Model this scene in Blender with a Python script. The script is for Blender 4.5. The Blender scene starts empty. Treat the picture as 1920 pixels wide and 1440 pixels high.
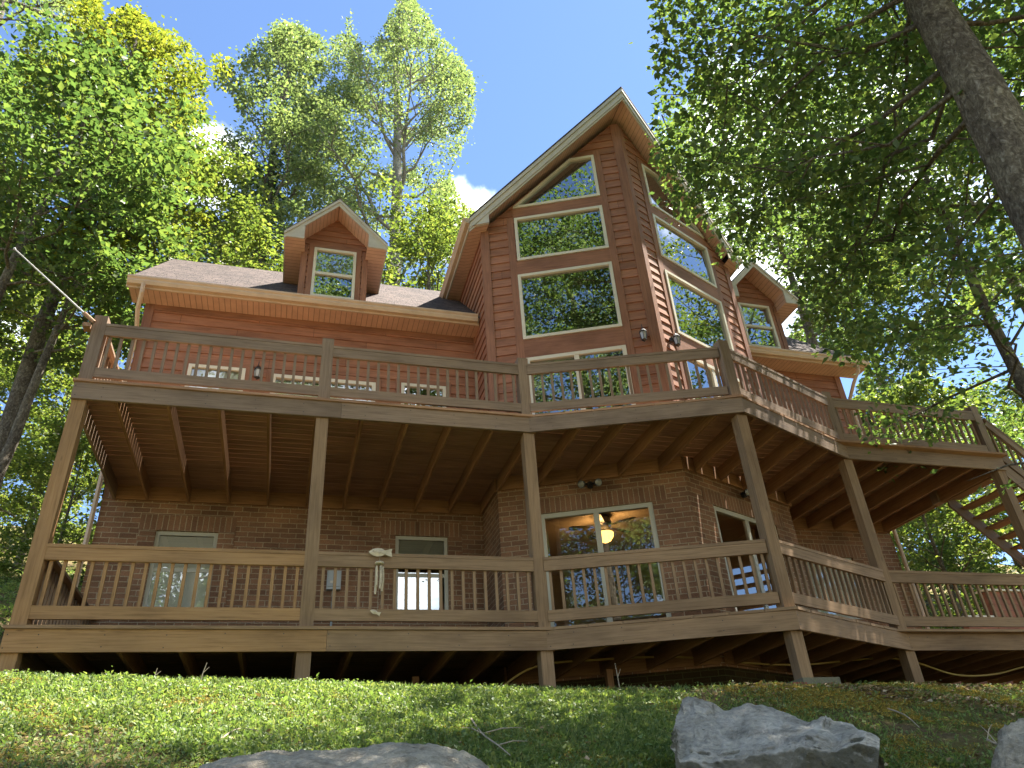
import bpy, math, random
import numpy as np
from mathutils import Vector, Matrix

random.seed(7)
sc = bpy.context.scene
COL = sc.collection

# ------------------------------------------------------------------ camera
CAM = np.array([-5.9648, -9.0762, -2.2683])
YAW, PITCH, ROLL = math.radians(17.624), math.radians(31.337), math.radians(-4.178)
FPX = 1414.16
cyw, syw, cp, sp = math.cos(YAW), math.sin(YAW), math.cos(PITCH), math.sin(PITCH)
FWD = np.array([syw*cp, cyw*cp, sp]); R0 = np.array([cyw, -syw, 0.0]); U0 = np.cross(R0, FWD)
RIGHT = math.cos(ROLL)*R0 + math.sin(ROLL)*U0
UP = -math.sin(ROLL)*R0 + math.cos(ROLL)*U0
cd = bpy.data.cameras.new('camera'); cam = bpy.data.objects.new('camera', cd); COL.objects.link(cam)
M = Matrix(((RIGHT[0], UP[0], -FWD[0], CAM[0]), (RIGHT[1], UP[1], -FWD[1], CAM[1]),
            (RIGHT[2], UP[2], -FWD[2], CAM[2]), (0, 0, 0, 1)))
cam.matrix_world = M
cd.sensor_width = 36; cd.lens = FPX/1920*36; cd.clip_start = 0.05; cd.clip_end = 2000
sc.camera = cam

# ------------------------------------------------------------------ light
SUN = Vector((0.47, 0.06, 1.0)).normalized()
sun_el = math.asin(SUN.z); sun_az = math.atan2(SUN.x, SUN.y)
w = bpy.data.worlds.new('World'); sc.world = w; w.use_nodes = True
nt = w.node_tree; nt.nodes.clear()
def N(tree, t, **kw):
    n = tree.nodes.new(t)
    for k, v in kw.items():
        if k == 'inp':
            for a, b in v.items(): n.inputs[a].default_value = b
        else: setattr(n, k, v)
    return n
sky = N(nt, 'ShaderNodeTexSky', sky_type='NISHITA', sun_disc=False, sun_elevation=sun_el, sun_rotation=sun_az,
        air_density=1.0, dust_density=0.15, ozone_density=4.0, altitude=1400)
tc = N(nt, 'ShaderNodeTexCoord')
def sdir(az, el): a, e = math.radians(az), math.radians(el); return (math.sin(a)*math.cos(e), math.cos(a)*math.cos(e), math.sin(e))
no = N(nt, 'ShaderNodeTexNoise', inp={'Scale': 7.0, 'Detail': 8.0, 'Roughness': 0.6, 'Distortion': 0.3}); nt.links.new(tc.outputs['Generated'], no.inputs[0])
acc = None                                   # a few fair-weather clouds, each round its own point of the sky
for az, el, r in ((14.5, 43.5, 4.6), (-10.5, 45.5, 4.2), (46, 40, 13), (-27, 33, 9), (75, 30, 16), (178, 16, 24), (225, 40, 9), (110, 45, 12), (-70, 30, 15)):
    dp = N(nt, 'ShaderNodeVectorMath', operation='DOT_PRODUCT'); dp.inputs[1].default_value = sdir(az, el); nt.links.new(tc.outputs['Generated'], dp.inputs[0])
    mr = N(nt, 'ShaderNodeMapRange', inp={1: math.cos(math.radians(r)), 2: 1.0, 3: 0.0, 4: 0.62}); nt.links.new(dp.outputs['Value'], mr.inputs[0])
    if acc is None: acc = mr.outputs[0]
    else:
        ad = N(nt, 'ShaderNodeMath', operation='ADD'); nt.links.new(acc, ad.inputs[0]); nt.links.new(mr.outputs[0], ad.inputs[1]); acc = ad.outputs[0]
sb = N(nt, 'ShaderNodeMath', operation='MULTIPLY_ADD', inp={1: 1.25, 2: -0.62}); nt.links.new(no.outputs[0], sb.inputs[0])
ad = N(nt, 'ShaderNodeMath', operation='ADD'); nt.links.new(sb.outputs[0], ad.inputs[0]); nt.links.new(acc, ad.inputs[1])
rp = N(nt, 'ShaderNodeMapRange', interpolation_type='SMOOTHSTEP', inp={1: 0.22, 2: 0.52, 3: 0.0, 4: 1.0}); nt.links.new(ad.outputs[0], rp.inputs[0])
mx = N(nt, 'ShaderNodeMix', data_type='RGBA'); mx.inputs[7].default_value = (11, 11.5, 12, 1)
bg = N(nt, 'ShaderNodeBackground', inp={'Strength': 0.066}); wo = N(nt, 'ShaderNodeOutputWorld')
L = nt.links.new
L(rp.outputs[0], mx.inputs[0]); L(sky.outputs[0], mx.inputs[6]); L(mx.outputs[2], bg.inputs[0]); L(bg.outputs[0], wo.inputs[0])
sd = bpy.data.lights.new('sun', 'SUN'); sd.energy = 5.0; sd.angle = math.radians(0.5); sd.color = (1.0, 0.94, 0.84)
so = bpy.data.objects.new('sun', sd); COL.objects.link(so); so.rotation_euler = SUN.to_track_quat('Z', 'Y').to_euler(); so.location = (20, 0, 40)
sc.view_settings.view_transform = 'Standard'; sc.view_settings.look = 'None'; sc.view_settings.exposure = 2.38; sc.view_settings.gamma = 1.0
sc.cycles.max_bounces = 8; sc.cycles.diffuse_bounces = 4; sc.cycles.glossy_bounces = 4; sc.cycles.transparent_max_bounces = 12; sc.cycles.transmission_bounces = 5
try: sc.cycles.use_denoising = True
except Exception: pass

def ray(px, py):
    return FWD + RIGHT*(px-960)/FPX - UP*(py-720)/FPX
def at(px, py, D):                       # point at horizontal distance D from where the photo was taken
    d = ray(px, py); return CAM + d*(D/math.hypot(d[0], d[1]))
def project(X):
    d = np.asarray(X, float) - CAM; z = d @ FWD; z = np.where(np.abs(z) < 1e-3, 1e-3, z)
    return 960 + FPX*(d @ RIGHT)/z, 720 - FPX*(d @ UP)/z, z

# ------------------------------------------------------------------ materials
MAT = {}
def newmat(name):
    m = bpy.data.materials.new(name); m.use_nodes = True; t = m.node_tree; t.nodes.clear()
    out = N(t, 'ShaderNodeOutputMaterial'); MAT[name] = m; return m, t, out
def principled(t, out, rough=0.7, spec=0.3, metal=0.0):
    b = N(t, 'ShaderNodeBsdfPrincipled', inp={'Roughness': rough, 'Specular IOR Level': spec, 'Metallic': metal})
    t.links.new(b.outputs[0], out.inputs[0]); return b
def ramp(t, stops):
    r = N(t, 'ShaderNodeValToRGB'); e = r.color_ramp.elements
    while len(e) < len(stops): e.new(0.5)
    for k, (p, c) in enumerate(stops): e[k].position = p; e[k].color = (*c, 1)
    return r
def mix(t, a, b, fac, mode='MIX'):
    m = N(t, 'ShaderNodeMix', data_type='RGBA', blend_type=mode)
    for s, v in ((0, fac), (6, a), (7, b)):
        if hasattr(v, 'links'): t.links.new(v, m.inputs[s])
        else: m.inputs[s].default_value = v if s == 0 else (*v, 1)
    return m.outputs[2]
def bump(t, b, h, strength=0.3, dist=0.01):
    n = N(t, 'ShaderNodeBump', inp={'Strength': strength, 'Distance': dist}); t.links.new(h, n.inputs['Height']); t.links.new(n.outputs[0], b.inputs['Normal'])
def noise(t, vec, scale, detail=5, rough=0.6, dist=0.0, out='Fac'):
    n = N(t, 'ShaderNodeTexNoise', inp={'Scale': scale, 'Detail': detail, 'Roughness': rough, 'Distortion': dist})
    if vec is not None: t.links.new(vec, n.inputs[0])
    return n.outputs[out]
def uvmap(t, sx=1, sy=1, sz=1):
    c = N(t, 'ShaderNodeTexCoord'); m = N(t, 'ShaderNodeMapping'); m.inputs['Scale'].default_value = (sx, sy, sz)
    t.links.new(c.outputs['UV'], m.inputs[0]); return m.outputs[0]
def objmap(t, s=1):
    c = N(t, 'ShaderNodeTexCoord'); m = N(t, 'ShaderNodeMapping'); m.inputs['Scale'].default_value = (s, s, s)
    t.links.new(c.outputs['Object'], m.inputs[0]); return m.outputs[0]

def wood(name, c0, c1, c2, rough=0.75, grain=26, knots=0.5, spec=0.25):
    m, t, out = newmat(name); b = principled(t, out, rough, spec)
    g = noise(t, uvmap(t, 1.1, grain, 1), 1.6, 6, 0.65, 0.6)
    r = ramp(t, [(0.25, c0), (0.5, c1), (0.78, c2)]); t.links.new(g, r.inputs[0])
    big = noise(t, uvmap(t, 0.7, 1.5, 1), 1.0, 4, 0.6)
    r2 = ramp(t, [(0.3, (0.66, 0.65, 0.65)), (0.5, (0.98, 0.98, 0.98)), (0.72, (1.20, 1.18, 1.14))]); t.links.new(big, r2.inputs[0])
    col = mix(t, r.outputs[0], r2.outputs[0], 1.0, 'MULTIPLY')
    kn = N(t, 'ShaderNodeTexVoronoi', inp={'Scale': 1.0, 'Randomness': 1.0}); t.links.new(uvmap(t, 1.7, 6.5, 1), kn.inputs[0])
    r3 = ramp(t, [(0.03, (1, 1, 1)), (0.09, (0, 0, 0))]); t.links.new(kn.outputs['Distance'], r3.inputs[0])
    mk = N(t, 'ShaderNodeMath', operation='MULTIPLY', inp={1: knots}); t.links.new(r3.outputs[0], mk.inputs[0])
    col = mix(t, col, (c0[0]*0.35, c0[1]*0.33, c0[2]*0.33), mk.outputs[0])
    if name == 'siding_wood':
        c_ = N(t, 'ShaderNodeTexCoord'); sx = N(t, 'ShaderNodeSeparateXYZ'); t.links.new(c_.outputs['UV'], sx.inputs[0])
        d_ = N(t, 'ShaderNodeMath', operation='DIVIDE', inp={1: 2.37}); f_ = N(t, 'ShaderNodeMath', operation='FRACT'); l_ = N(t, 'ShaderNodeMath', operation='LESS_THAN', inp={1: 0.0028}); fl = N(t, 'ShaderNodeMath', operation='FLOOR'); wn = N(t, 'ShaderNodeTexWhiteNoise', noise_dimensions='1D')
        t.links.new(sx.outputs[0], d_.inputs[0]); t.links.new(d_.outputs[0], f_.inputs[0]); t.links.new(f_.outputs[0], l_.inputs[0]); t.links.new(d_.outputs[0], fl.inputs[0])
        dv = N(t, 'ShaderNodeMath', operation='DIVIDE', inp={1: 0.71}); f2 = N(t, 'ShaderNodeMath', operation='FLOOR'); t.links.new(sx.outputs[1], dv.inputs[0]); t.links.new(dv.outputs[0], f2.inputs[0])
        sm = N(t, 'ShaderNodeMath', operation='MULTIPLY_ADD', inp={1: 17.3}); t.links.new(f2.outputs[0], sm.inputs[0]); t.links.new(fl.outputs[0], sm.inputs[2]); t.links.new(sm.outputs[0], wn.inputs['W'])
        r5 = ramp(t, [(0.0, (0.86, 0.86, 0.87)), (1.0, (1.1, 1.11, 1.13))]); t.links.new(wn.outputs[0], r5.inputs[0]); col = mix(t, col, r5.outputs[0], 1.0, 'MULTIPLY'); col = mix(t, col, (0.09, 0.042, 0.028), l_.outputs[0])
    t.links.new(col, b.inputs['Base Color']); bump(t, b, g, 0.35, 0.004)
    return m
wood('deck_wood', (0.135, 0.090, 0.060), (0.225, 0.157, 0.108), (0.285, 0.207, 0.148))
wood('deck_wood_bounce', (0.145, 0.088, 0.046), (0.238, 0.152, 0.085), (0.300, 0.200, 0.118))  # same deck stain, warmed to paint in ground-bounced light on the lower level
wood('deck_wood_bounce_strong', (0.190, 0.102, 0.042), (0.305, 0.175, 0.078), (0.375, 0.225, 0.110))  # left lower end of the deck, stronger orange sun bounce put into the colour
wood('joist_wood', (0.165, 0.085, 0.040), (0.27, 0.145, 0.070), (0.34, 0.19, 0.096))
wood('floor_wood', (0.22, 0.115, 0.066), (0.35, 0.20, 0.115), (0.44, 0.265, 0.165))
wood('siding_wood', (0.175, 0.075, 0.042), (0.290, 0.127, 0.072), (0.37, 0.172, 0.100), rough=0.6, grain=16, knots=0.25)
wood('trim_wood', (0.165, 0.073, 0.042), (0.255, 0.116, 0.068), (0.32, 0.152, 0.090), rough=0.6, grain=20, knots=0.3)

def brick(name, soldier=False, dark=1.0):
    m, t, out = newmat(name); b = principled(t, out, 0.88, 0.15)
    v = uvmap(t)
    wv = noise(t, uvmap(t, 3, 3, 3), 4.0, 3, 0.5, 0, 'Color')
    v2 = N(t, 'ShaderNodeMix', data_type='RGBA', blend_type='LINEAR_LIGHT', inp={0: 0.006}); t.links.new(v, v2.inputs[6]); t.links.new(wv, v2.inputs[7])
    bt = N(t, 'ShaderNodeTexBrick', offset=0.0 if soldier else 0.5, inp={'Scale': 1.0, 'Brick Width': 0.085 if soldier else 0.25, 'Row Height': 0.26 if soldier else 0.085,
         'Mortar Size': 0.0075, 'Mortar Smooth': 0.25, 'Bias': -0.1, 'Color1': (0.27, 0.150, 0.092, 1), 'Color2': (0.165, 0.092, 0.060, 1), 'Mortar': (0.37, 0.30, 0.215, 1)})
    t.links.new(v2.outputs[2], bt.inputs[0])
    nz = noise(t, uvmap(t, 30, 30, 1), 1.5, 6, 0.7)
    r = ramp(t, [(0.25, (0.62, 0.62, 0.62)), (0.75, (1.32, 1.28, 1.22))]); t.links.new(nz, r.inputs[0])
    col = mix(t, bt.outputs[0], r.outputs[0], 1.0, 'MULTIPLY')
    big = noise(t, uvmap(t, 1, 1, 1), 1.3, 4, 0.6); r2 = ramp(t, [(0.3, (0.68, 0.66, 0.62)), (0.72, (1.2, 1.16, 1.08))]); t.links.new(big, r2.inputs[0])
    col = mix(t, col, r2.outputs[0], 1.0, 'MULTIPLY')
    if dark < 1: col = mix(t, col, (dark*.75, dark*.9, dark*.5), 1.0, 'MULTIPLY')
    t.links.new(col, b.inputs['Base Color'])
    hm = N(t, 'ShaderNodeMath', operation='MULTIPLY_ADD', inp={1: -1.0, 2: 1.0}); t.links.new(bt.outputs['Fac'], hm.inputs[0])
    ad = N(t, 'ShaderNodeMath', operation='MULTIPLY_ADD', inp={1: 0.25}); t.links.new(nz, ad.inputs[0]); t.links.new(hm.outputs[0], ad.inputs[2])
    bump(t, b, ad.outputs[0], 0.9, 0.008); return m
brick('brick'); brick('brick_soldier', True); brick('foundation_moss_shade', False, .24)  # foundation copy darkened: green for moss, plus painted-in shade under the deck

def shingles():
    m, t, out = newmat('shingle'); b = principled(t, out, 0.9, 0.2)
    v = uvmap(t)
    bt = N(t, 'ShaderNodeTexBrick', offset=0.37, squash=0.8, squash_frequency=3, inp={'Scale': 1.0, 'Brick Width': 0.22, 'Row Height': 0.13, 'Mortar Size': 0.006, 'Mortar Smooth': 0.1,
        'Color1': (0.115, 0.088, 0.080, 1), 'Color2': (0.066, 0.052, 0.049, 1), 'Mortar': (0.022, 0.018, 0.017, 1)}); t.links.new(v, bt.inputs[0])
    nz = noise(t, uvmap(t, 60, 60, 1), 2.0, 4, 0.7); r = ramp(t, [(0.3, (0.65, 0.65, 0.66)), (0.7, (1.35, 1.32, 1.3))]); t.links.new(nz, r.inputs[0])
    col = mix(t, bt.outputs[0], r.outputs[0], 1.0, 'MULTIPLY')
    big = noise(t, uvmap(t, 1, 1, 1), 0.7, 4, 0.6); r2 = ramp(t, [(0.3, (0.82, 0.82, 0.82)), (0.7, (1.12, 1.1, 1.08))]); t.links.new(big, r2.inputs[0])
    t.links.new(mix(t, col, r2.outputs[0], 1.0, 'MULTIPLY'), b.inputs['Base Color'])
    h = N(t, 'ShaderNodeMath', operation='MULTIPLY_ADD', inp={1: -1.0}); t.links.new(bt.outputs['Fac'], h.inputs[0]); t.links.new(nz, h.inputs[2])
    bump(t, b, h.outputs[0], 0.8, 0.012)
shingles()

def panelled(name, c, step, rough=0.5):
    m, t, out = newmat(name); b = principled(t, out, rough, 0.3)
    c_ = N(t, 'ShaderNodeTexCoord'); sx = N(t, 'ShaderNodeSeparateXYZ'); t.links.new(c_.outputs['UV'], sx.inputs[0])
    d = N(t, 'ShaderNodeMath', operation='DIVIDE', inp={1: step}); t.links.new(sx.outputs[0], d.inputs[0])
    f = N(t, 'ShaderNodeMath', operation='FRACT'); t.links.new(d.outputs[0], f.inputs[0])
    g = N(t, 'ShaderNodeMath', operation='GREATER_THAN', inp={1: 0.10}); t.links.new(f.outputs[0], g.inputs[0])
    nz = noise(t, uvmap(t, 2, 2, 1), 2.0, 4, 0.6); r = ramp(t, [(0.3, tuple(0.86*x for x in c)), (0.7, tuple(min(1, 1.08*x) for x in c))]); t.links.new(nz, r.inputs[0])
    t.links.new(mix(t, tuple(0.42*x for x in c), r.outputs[0], g.outputs[0]), b.inputs['Base Color']); bump(t, b, g.outputs[0], 0.7, 0.006)
panelled('soffit', (0.56, 0.36, 0.27), 0.10)

def plain(name, c, rough=0.5, spec=0.4, metal=0.0, var=0.12, scale=3.0, bmp=0.0, bscale=40):
    m, t, out = newmat(name); b = principled(t, out, rough, spec, metal)
    v = objmap(t); nz = noise(t, v, scale, 5, 0.65)
    r = ramp(t, [(0.3, tuple(x*(1-var) for x in c)), (0.7, tuple(min(1, x*(1+var)) for x in c))]); t.links.new(nz, r.inputs[0]); t.links.new(r.outputs[0], b.inputs['Base Color'])
    if bmp: bump(t, b, noise(t, v, bscale, 5, 0.7), bmp, 0.01)
    return m
plain('gutter', (0.50, 0.365, 0.255), 0.42); plain('rake', (0.46, 0.42, 0.34), 0.5); plain('frame', (0.60, 0.555, 0.45), 0.42, var=0.06)
plain('frame_green', (0.42, 0.40, 0.31), 0.45, var=0.06)
plain('blind', (0.80, 0.79, 0.72), 0.6, var=0.05); plain('interior', (0.30, 0.26, 0.21), 0.8); plain('ceiling_paint', (0.62, 0.52, 0.40), 0.8, var=0.04)
plain('dark_metal', (0.02, 0.018, 0.016), 0.35, 0.5); plain('grey_metal', (0.34, 0.36, 0.35), 0.45, 0.5); plain('fan_blade', (0.035, 0.022, 0.014), 0.3)
plain('white_pole', (0.40, 0.385, 0.37), 0.45); plain('driftwood', (0.50, 0.42, 0.30), 0.75, var=0.25, scale=14, bmp=0.3)
plain('hose', (0.42, 0.30, 0.09), 0.5); plain('plastic_sheet', (0.05, 0.05, 0.055), 0.3, 0.5); plain('concrete', (0.15, 0.145, 0.10), 0.9, bmp=0.6)
plain('red_brick', (0.22, 0.07, 0.045), 0.9, bmp=0.5); plain('retaining', (0.22, 0.085, 0.05), 0.8, var=0.3)
plain('twig', (0.30, 0.25, 0.18), 0.85, var=0.3, scale=20); plain('bulb_glass', (0.36, 0.36, 0.34), 0.1, 0.7); plain('flood_lens', (0.16, 0.17, 0.17), 0.08, 0.7)
plain('dead_leaf', (0.26, 0.15, 0.08), 0.8, var=0.5, scale=6)

def glass(name, refl, tint, rough=0.0):
    m, t, out = newmat(name)
    tr = N(t, 'ShaderNodeBsdfTransparent'); tr.inputs[0].default_value = (*tint, 1)
    gl = N(t, 'ShaderNodeBsdfGlossy', inp={'Roughness': rough}); gl.inputs[0].default_value = (0.80, 0.84, 0.86, 1)
    fr = N(t, 'ShaderNodeFresnel', inp={'IOR': 1.5})
    ma = N(t, 'ShaderNodeMath', operation='MULTIPLY_ADD', inp={1: 1.0 - refl*0.5, 2: refl}, use_clamp=True); t.links.new(fr.outputs[0], ma.inputs[0])
    nz = noise(t, objmap(t, 1), 0.9, 2, 0.5); bp = N(t, 'ShaderNodeBump', inp={'Strength': 0.05, 'Distance': 0.02}); t.links.new(nz, bp.inputs['Height']); t.links.new(bp.outputs[0], gl.inputs['Normal'])
    ms = N(t, 'ShaderNodeMixShader'); t.links.new(ma.outputs[0], ms.inputs[0]); t.links.new(tr.outputs[0], ms.inputs[1]); t.links.new(gl.outputs[0], ms.inputs[2])
    t.links.new(ms.outputs[0], out.inputs[0])
glass('glass', 0.38, (0.62, 0.66, 0.62)); glass('glass_clear', 0.17, (0.90, 0.91, 0.88))

def emit(name, c, s):
    m, t, out = newmat(name); e = N(t, 'ShaderNodeEmission', inp={'Strength': s}); e.inputs[0].default_value = (*c, 1); t.links.new(e.outputs[0], out.inputs[0])
emit('lamp_glow', (1.0, 0.50, 0.10), 1.15)

def leaf(name, c0, c1, c2, trans=0.5, rough=0.5, spec=0.35):
    m, t, out = newmat(name)
    g = N(t, 'ShaderNodeNewGeometry'); r = ramp(t, [(0.0, c0), (0.55, c1), (1.0, c2)]); t.links.new(g.outputs['Random Per Island'], r.inputs[0])
    b = N(t, 'ShaderNodeBsdfPrincipled', inp={'Roughness': rough, 'Specular IOR Level': spec}); t.links.new(r.outputs[0], b.inputs['Base Color'])
    tl = N(t, 'ShaderNodeBsdfTranslucent'); tcol = mix(t, r.outputs[0], (1.30, 1.46, 0.60), 1.0, 'MULTIPLY'); t.links.new(tcol, tl.inputs[0])
    ms = N(t, 'ShaderNodeMixShader', inp={0: trans}); t.links.new(b.outputs[0], ms.inputs[1]); t.links.new(tl.outputs[0], ms.inputs[2]); t.links.new(ms.outputs[0], out.inputs[0])
leaf('leaf_maple', (0.072, 0.105, 0.036), (0.135, 0.168, 0.052), (0.235, 0.24, 0.080), 0.5)
leaf('leaf_oak', (0.095, 0.130, 0.078), (0.165, 0.205, 0.122), (0.27, 0.295, 0.185), 0.45, 0.4, 0.5)
leaf('leaf_gold', (0.085, 0.110, 0.026), (0.165, 0.178, 0.038), (0.28, 0.262, 0.058), 0.5)
leaf('leaf_beech', (0.055, 0.092, 0.042), (0.095, 0.142, 0.058), (0.175, 0.210, 0.078), 0.5)
leaf('leaf_ivy', (0.020, 0.050, 0.014), (0.035, 0.075, 0.020), (0.06, 0.10, 0.03), 0.3, 0.35, 0.5)
leaf('leaf_clover', (0.100, 0.150, 0.055), (0.175, 0.240, 0.086), (0.32, 0.335, 0.135), 0.4)
leaf('leaf_moss', (0.19, 0.135, 0.030), (0.34, 0.250, 0.050), (0.46, 0.34, 0.10), 0.15, 0.8, 0.1)
leaf('litter', (0.12, 0.065, 0.04), (0.32, 0.21, 0.12), (0.55, 0.43, 0.31), 0.15, 0.7, 0.2)

def bark(name, c0, c1, c2):
    m, t, out = newmat(name); b = principled(t, out, 0.92, 0.12); c_ = N(t, 'ShaderNodeTexCoord'); m_ = N(t, 'ShaderNodeMapping'); m_.inputs['Scale'].default_value = (13, 13, 7.5); t.links.new(c_.outputs['Object'], m_.inputs[0]); v = m_.outputs[0]
    n1 = noise(t, v, 1.6, 8, 0.7, 0.9); n2 = noise(t, objmap(t, 1), 1.7, 4, 0.6)
    r = ramp(t, [(0.3, c0), (0.52, c1), (0.75, c2)]); t.links.new(n1, r.inputs[0])
    r2 = ramp(t, [(0.45, (1, 1, 1)), (0.62, (1.55, 1.58, 1.5))]); t.links.new(n2, r2.inputs[0])
    t.links.new(mix(t, r.outputs[0], r2.outputs[0], 1.0, 'MULTIPLY'), b.inputs['Base Color']); bump(t, b, n1, 1.0, 0.05)
bark('bark', (0.030, 0.025, 0.019), (0.115, 0.097, 0.076), (0.30, 0.275, 0.23)); bark('bark_pale', (0.10, 0.09, 0.075), (0.21, 0.19, 0.16), (0.34, 0.32, 0.28))

def rockmat(name, c0, c1, c2, moss):
    m, t, out = newmat(name); b = principled(t, out, 0.9, 0.2); v = objmap(t, 1)
    n1 = noise(t, v, 5.0, 10, 0.72, 0.4); n2 = noise(t, v, 28.0, 6, 0.7); n3 = noise(t, v, 1.6, 4, 0.6)
    r = ramp(t, [(0.28, c0), (0.5, c1), (0.74, c2)]); t.links.new(n1, r.inputs[0])
    r2 = ramp(t, [(0.3, (0.7, 0.7, 0.7)), (0.65, (1.2, 1.2, 1.2))]); t.links.new(n2, r2.inputs[0])
    col = mix(t, r.outputs[0], r2.outputs[0], 1.0, 'MULTIPLY')
    g = N(t, 'ShaderNodeNewGeometry'); sx = N(t, 'ShaderNodeSeparateXYZ'); t.links.new(g.outputs['Normal'], sx.inputs[0])
    # algae settles on the steep faces
    st = N(t, 'ShaderNodeMapRange', inp={1: 0.72, 2: 0.30, 3: 0.0, 4: moss}); t.links.new(sx.outputs[2], st.inputs[0])
    mm = N(t, 'ShaderNodeMath', operation='MULTIPLY'); r3 = ramp(t, [(0.22, (0.45, 0.45, 0.45)), (0.5, (1, 1, 1))]); t.links.new(n3, r3.inputs[0]); t.links.new(st.outputs[0], mm.inputs[0]); t.links.new(r3.outputs[0], mm.inputs[1])
    col = mix(t, col, (0.070, 0.070, 0.040), mm.outputs[0])
    vo = N(t, 'ShaderNodeTexVoronoi', inp={'Scale': 9.0}); t.links.new(v, vo.inputs[0]); r4 = ramp(t, [(0.05, (0.35, 0.35, 0.34)), (0.13, (1, 1, 1))]); t.links.new(vo.outputs['Distance'], r4.inputs[0])
    col = mix(t, col, r4.outputs[0], 0.8, 'MULTIPLY')
    t.links.new(col, b.inputs['Base Color'])
    ad = N(t, 'ShaderNodeMath', operation='ADD'); t.links.new(n1, ad.inputs[0]); t.links.new(n2, ad.inputs[1]); bump(t, b, ad.outputs[0], 1.0, 0.06)
rockmat('rock', (0.22, 0.20, 0.17), (0.55, 0.505, 0.44), (0.82, 0.77, 0.69), 0.85)
rockmat('rock_warm', (0.24, 0.205, 0.16), (0.52, 0.455, 0.36), (0.74, 0.66, 0.53), 0.25)

def groundmat():
    m, t, out = newmat('soil'); b = principled(t, out, 0.95, 0.1); v = objmap(t, 1)
    n1 = noise(t, v, 0.9, 6, 0.65, 0.3); n2 = noise(t, v, 16, 8, 0.75); n3 = noise(t, v, 60, 4, 0.7)
    r = ramp(t, [(0.28, (0.075, 0.052, 0.030)), (0.5, (0.15, 0.110, 0.055)), (0.72, (0.25, 0.18, 0.11))]); t.links.new(n2, r.inputs[0])
    mo = ramp(t, [(0.3, (0.085, 0.085, 0.024)), (0.7, (0.20, 0.175, 0.05))]); t.links.new(n3, mo.inputs[0])
    k = ramp(t, [(0.42, (0, 0, 0)), (0.56, (1, 1, 1))]); t.links.new(n1, k.inputs[0])
    t.links.new(mix(t, r.outputs[0], mo.outputs[0], k.outputs[0]), b.inputs['Base Color'])
    ad = N(t, 'ShaderNodeMath', operation='ADD'); t.links.new(n2, ad.inputs[0]); t.links.new(n3, ad.inputs[1]); bump(t, b, ad.outputs[0], 0.9, 0.04)
groundmat()

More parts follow.
